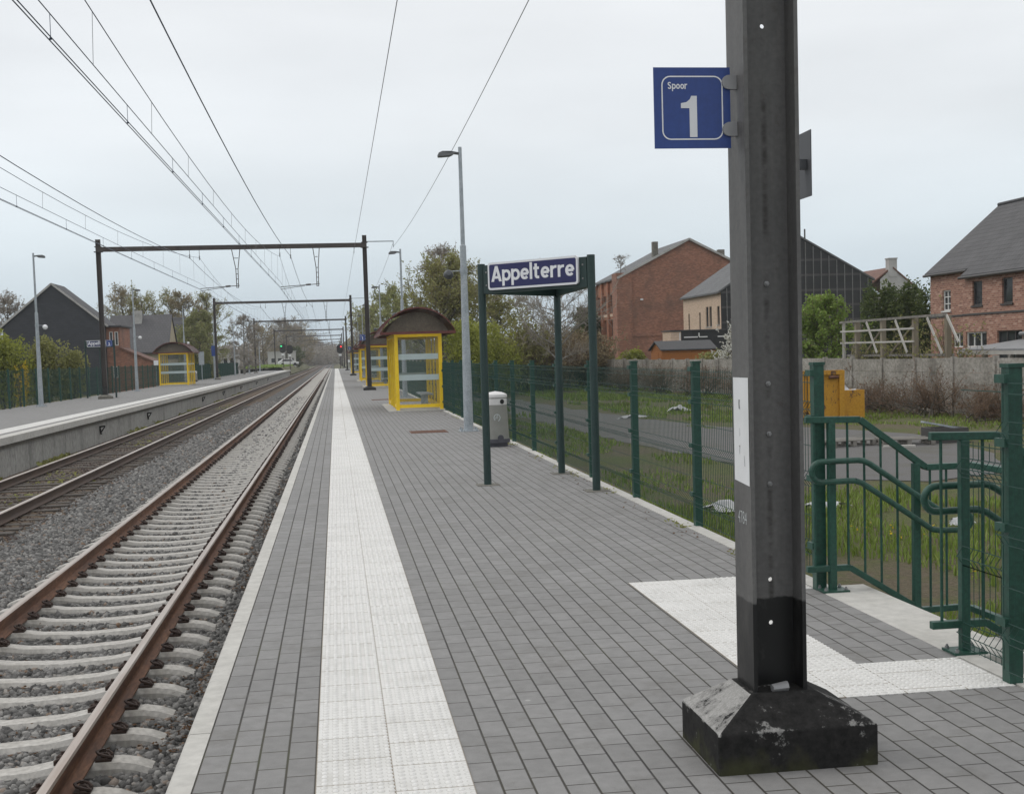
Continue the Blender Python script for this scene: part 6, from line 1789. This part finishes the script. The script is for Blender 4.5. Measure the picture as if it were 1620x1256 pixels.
make_tree("bare pale-branched tree right of the rear sign post", (13.4, 76, FZ), 7.2, 3.0, None, 'greybrown', 'bark_pale', limbs=22, subs=9, twigs=11, leaves=0, cb=.22, seed=31, tw=.016)
make_tree("dark conifer peeping out left of the brick factory", (25.2, 126, FZ), 7.0, 1.5, 'hedge', limbs=26, subs=7, twigs=8, leaves=7, leaf=.16, cb=.02, seed=32, name="conifer")
make_tree("small bare sapling growing on the factory corner pier", (27.0, 117.4, 8.95), 1.7, .55, 'greybrown', 'greybrown', limbs=12, subs=5, twigs=6, leaves=1, leaf=.06, cb=.1, seed=33, tw=.014, name="sapling", tr_r=.03)
make_tree("white blossoming shrub right of the orange shed", (21.3, 66, FZ), 3.4, .9, 'white', trunk=False, limbs=22, subs=6, twigs=6, leaves=3, leaf=.075, seed=34, name="shrub", cat="shrub")
make_bush("olive bush at the right end of the orange shed", (22.3, 72, FZ), 1.3, 1.2, 2.35, 'olive', 3500, .08, 35)
make_tree("fresh green tree right of the dark mast above the concrete wall", (22.0, 55, FZ), 4.75, 1.3, 'fresh', limbs=34, subs=8, twigs=9, leaves=5, leaf=.075, cb=.05, seed=36)
for i, (x_, hh, lab) in enumerate(((27.9, 5.7, "dark green conifer, left of the row beside the brick house"), (29.3, 5.55, "dark green conifer in the middle of the row beside the brick house"), (30.6, 5.3, "dark green conifer touching the brick house, right of the row"))):
    make_bush(lab, (x_, 62 + i * .4, FZ), 1.15, 1.3, hh, 'hedge', 9000, .085, 41 + i, name="conifer", cat="conifer", group="conifers beside the brick house", lumps=9)
for i, (y_, rx, hh, lab) in enumerate(((49.6, 1.1, 2.6, "climbing shrub inside the left bay of the timber frame"), (46.4, 1.0, 2.9, "climbing shrub in the middle of the timber frame"), (43.2, 1.1, 3.3, "climbing shrub at the right end of the timber frame"))):
    make_tree(lab, (22.0, y_, FZ), hh, rx, 'olive', trunk=False, limbs=18, subs=6, twigs=7, leaves=2, leaf=.05, seed=51 + i, name="climbing_shrub", cat="shrub", tw=.009, sq=1.2)
# brambles at the foot of the concrete wall
bl = ["bramble thicket at the foot of the wall behind the near fence, leftmost", "second bramble thicket along the concrete wall from the left", "third bramble thicket along the concrete wall from the left", "bramble thicket along the wall just left of the dark mast", "bramble thicket along the wall just left of the yellow skip", "bramble thicket right of the yellow skip", "tall bramble thicket in the middle of the visible wall", "bramble thicket along the wall near the right edge", "bramble thicket along the wall at the very right edge"]
for i, (y_, hh) in enumerate(((74, 1.15), (67, 1.25), (60.5, 1.2), (54.5, 1.1), (48.5, .8), (42.3, .62), (38.6, .9), (35.0, .55), (31.6, .7))):
    make_tree(bl[i], (wx(y_) - 1.35, y_, FZ), hh, 1.3, 'bramble', 'bramble', trunk=False, limbs=26, subs=6, twigs=8, leaves=1, leaf=.035, seed=61 + i, name="bramble_thicket", cat="brambles", tw=.006, sq=1.7, group="brambles along the concrete wall", tl=.42)

# left of the tracks
GL = "bushes behind the opposite platform fence"
make_bush("dark olive bush at the left edge behind the opposite fence", (-18.2, 74, FZ), 1.7, 1.6, 4.5, 'laurel', 8000, .085, 71, group=GL)
make_bush("brown-green bush left of the dark gable house's lower wall", (-16.4, 75.5, FZ), 1.5, 1.5, 4.3, 'olive', 7500, .085, 72, group=GL)
make_bush("low olive bush right of the tallest opposite lamp post", (-15.1, 76, FZ), 1.1, 1.2, 3.6, 'olive', 5000, .08, 73, group=GL)
make_bush("small yellow-flowering bush behind the opposite fence at the left edge", (-16.9, 71.5, FZ), .45, .4, 2.75, 'yellow', 420, .06, 74, group=GL, stems=8)
make_bush("low hedge right of the opposite shelter", (-14.6, 121, FZ), 1.3, 2.2, 2.4, 'brown', 4500, .09, 75, group=GL)
GT = "trees behind the houses on the left"
tl_ = [("pale bare-topped tree at the far left edge above the bushes", -33.5, 137, 10.4, 3.0, 'greybrown'), ("olive tree behind the left slope of the dark gable", -31.0, 150, 9.2, 3.2, 'olive'),
       ("brown tree just right of the first gantry's left post", -26.5, 168, 13.0, 3.6, 'brown'), ("olive-brown tree above the chimney of the grey roof", -23.6, 166, 12.3, 3.4, 'olive'),
       ("olive tree above the broad grey roof", -21.2, 170, 12.6, 3.2, 'olive'), ("brown tree above the right end of the grey roof", -18.8, 167, 12.2, 3.0, 'brown'), ("olive tree between the grey roof and the willow", -16.8, 172, 12.2, 3.0, 'olive')]
for i, (lab, x_, y_, hh, rw, lm) in enumerate(tl_):
    make_tree(lab, (x_, y_, FZ), hh, rw, lm, 'brown' if lm != 'greybrown' else 'greybrown', limbs=26, subs=8, twigs=9, leaves=3, leaf=.10, cb=.1, seed=81 + i, tw=.016, group=GT, shape=.8)
make_tree("pale green willow right of the opposite shelter", (-14.4, 140, FZ), 9.2, 2.3, 'willow', limbs=30, subs=9, twigs=10, leaves=5, leaf=.10, cb=.05, droop=.55, seed=91, name="willow")
make_tree("second smaller willow beside the second gantry post", (-15.6, 146, FZ), 7.6, 2.0, 'willow', limbs=24, subs=8, twigs=9, leaves=5, leaf=.12, cb=.05, droop=.5, seed=92, name="willow")
make_tree("silver birch with thin pale branches right of the second gantry post", (-12.4, 176, FZ), 9.6, 2.1, 'greybrown', 'greybrown', 'bark_pale', limbs=24, subs=8, twigs=10, leaves=2, leaf=.09, cb=.08, droop=.25, seed=93, tw=.022)
GF = "trees beyond the end of the opposite platform"
for i, (lab, x_, y_, hh, rw, lm) in enumerate([("brown tree above the long low white building, leftmost", -17.6, 318, 11.9, 4.3, 'brown'), ("tall grey-brown tree above the green signal", -13.0, 326, 13.2, 5.0, 'greybrown'), ("brown tree just right of the green signal", -11.5, 350, 12.2, 4.6, 'brown'), ("low brown tree close to the tracks far ahead", -10.4, 400, 11.0, 5.0, 'brown'), ("low dark tree where the tracks vanish", 7.5, 420, 8.0, 5.0, 'olive'), ("grey-brown tree left of the vanishing tracks", -12.5, 380, 12.5, 5.5, 'greybrown'), ("dark cone-shaped conifer left of the vanishing tracks", -9.6, 312, 5.6, 1.8, 'hedge')]):
    make_tree(lab, (x_, y_, FZ), hh, rw, lm, 'brown' if lm == 'brown' else 'greybrown', limbs=26, subs=8, twigs=9, leaves=2, leaf=.18, cb=.04, seed=101 + i, tw=.03, group=GF)

# far wood closing the horizon
rg = np.random.default_rng(5)
VV = []; FF = []; o_ = 0
for i in range(420):
    a = R(rg.uniform(-24, 36)); rr = rg.uniform(420, 680)
    if rg.random() < .35: a = R(rg.uniform(-7, 4)); rr = rg.uniform(560, 760)
    x_, y_ = math.sin(a) * rr, math.cos(a) * rr
    if abs(x_ + 4) < 10 and y_ < 560: continue
    hh = rg.uniform(7, 12.5); rw = rg.uniform(3.5, 6.5); n = 420
    d_ = rand_unit(n, rg); P = np.array([x_, y_, FZ + hh * .5]) + d_ * np.array([rw, rw, hh * .52]) * (1 - .4 * rg.random((n, 1)) ** 2)
    V, F = leaf_cloud(P, .55, rg); VV.append(V); FF.append(F + o_); o_ += len(V)
fw_ = raw_mesh("distant_wood", np.concatenate(VV), np.concatenate(FF), L['greybrown']); tag(fw_, "grey-brown distant wood closing the horizon beyond the tracks", "wood", kind="stuff")

# grass and weeds of the field
def blades(name, n, xf, yf, hmin, hmax, mat, lab, cat, z=FZ, w=.006, mask=None, seed=3):
    rg = np.random.default_rng(seed)
    x = xf(rg, n); y = yf(rg, n)
    if mask is not None:
        k_ = mask(x, y); x, y = x[k_], y[k_]
    n = len(x); hh = rg.uniform(hmin, hmax, n); az_ = rg.uniform(0, 6.28, n); lean = rg.uniform(.1, .6, n) * hh
    ww = w * rg.uniform(.7, 1.6, n) * (1 + y * .02)
    p = np.stack([x, y, np.full(n, z)], 1); s = np.stack([-np.sin(az_), np.cos(az_), np.zeros(n)], 1) * ww[:, None]
    t1 = p + np.stack([np.cos(az_) * lean * .35, np.sin(az_) * lean * .35, hh * .6], 1); t2 = p + np.stack([np.cos(az_) * lean, np.sin(az_) * lean, hh], 1)
    v = np.stack([p - s, p + s, t1 + s * .8, t1 - s * .8, t2 + s * .1, t2 - s * .1], 1).reshape(-1, 3)
    b = np.arange(n) * 6
    F = np.concatenate([np.stack([b, b + 1, b + 2, b + 3], 1), np.stack([b + 3, b + 2, b + 4, b + 5], 1)])
    o = raw_mesh(name, v, F, mat); return tag(o, lab, cat, kind="stuff")
def not_path(x, y):
    ok = np.ones(len(x), bool)
    ok &= ~((x > 7.2 + (y < 28) * .6) & (x < 10.6) & (y > 20.5)) & ~((x > 7.8) & (x < 14.8) & (y > 21) & (y < 36))
    pat = np.sin(x * 1.3 + 1) * np.sin(y * .9) + .6 * np.sin(x * .47 + y * .31)
    return ok & (pat > -.22)
blades("grass", 34000, lambda r_, n: r_.uniform(3.32, 12, n), lambda r_, n: 5.2 + 14 * r_.random(n) ** 1.1, .04, .15, L['grass'], "short patchy grass of the field beside the stairs", "grass", mask=not_path)
blades("grass", 30000, lambda r_, n: r_.uniform(3.32, 20, n), lambda r_, n: r_.uniform(19, 46, n), .04, .12, L['grass'], "patchy grass of the field behind the near fence", "grass", w=.008, mask=not_path, seed=4)
blades("grass", 22000, lambda r_, n: r_.uniform(4, 19, n), lambda r_, n: r_.uniform(46, 95, n), .08, .22, L['grass'], "far rough grass of the field towards the bushes", "grass", w=.012, mask=not_path, seed=5)
blades("grass", 7000, lambda r_, n: r_.uniform(-16, -9.8, n), lambda r_, n: r_.uniform(228, 330, n), .15, .5, L['fresh'], "green grass verge beyond the opposite platform end", "grass", z=.5, w=.02, seed=6)
P = np.stack([rng.uniform(3.4, 9, 500), 7 + 9 * rng.random(500), np.full(500, FZ + .14)], 1)
P = P[(np.sin(P[:, 0] * 2.2) + np.sin(P[:, 1] * 1.7 + 2)) > .9]
fl_ = flakes("dandelions", P, rng.uniform(.012, .022, len(P)), L['yellow'], .8); tag(fl_, "yellow dandelions scattered in the grass beside the stairs", "flowers", kind="stuff")

# ------------------------------------------------------------------ haze
hb = MB().box(-1550, 1550, -80, 2450, -2.6, 16.0)
hm = bpy.data.materials.new("haze_air"); hm.use_nodes = True
for n_ in list(hm.node_tree.nodes): hm.node_tree.nodes.remove(n_)
ho = hm.node_tree.nodes.new("ShaderNodeOutputMaterial"); hv = hm.node_tree.nodes.new("ShaderNodeVolumePrincipled")
hv.inputs["Color"].default_value = (0.86, 0.90, 0.94, 1); hv.inputs["Density"].default_value = 0.0003; hv.inputs["Anisotropy"].default_value = 0.2
hm.node_tree.links.new(hv.outputs[0], ho.inputs["Volume"])
hz = hb.build("haze", hm); tag(hz, "thin pale haze over the whole place", "haze", kind="stuff")
S.cycles.volume_bounces = 1
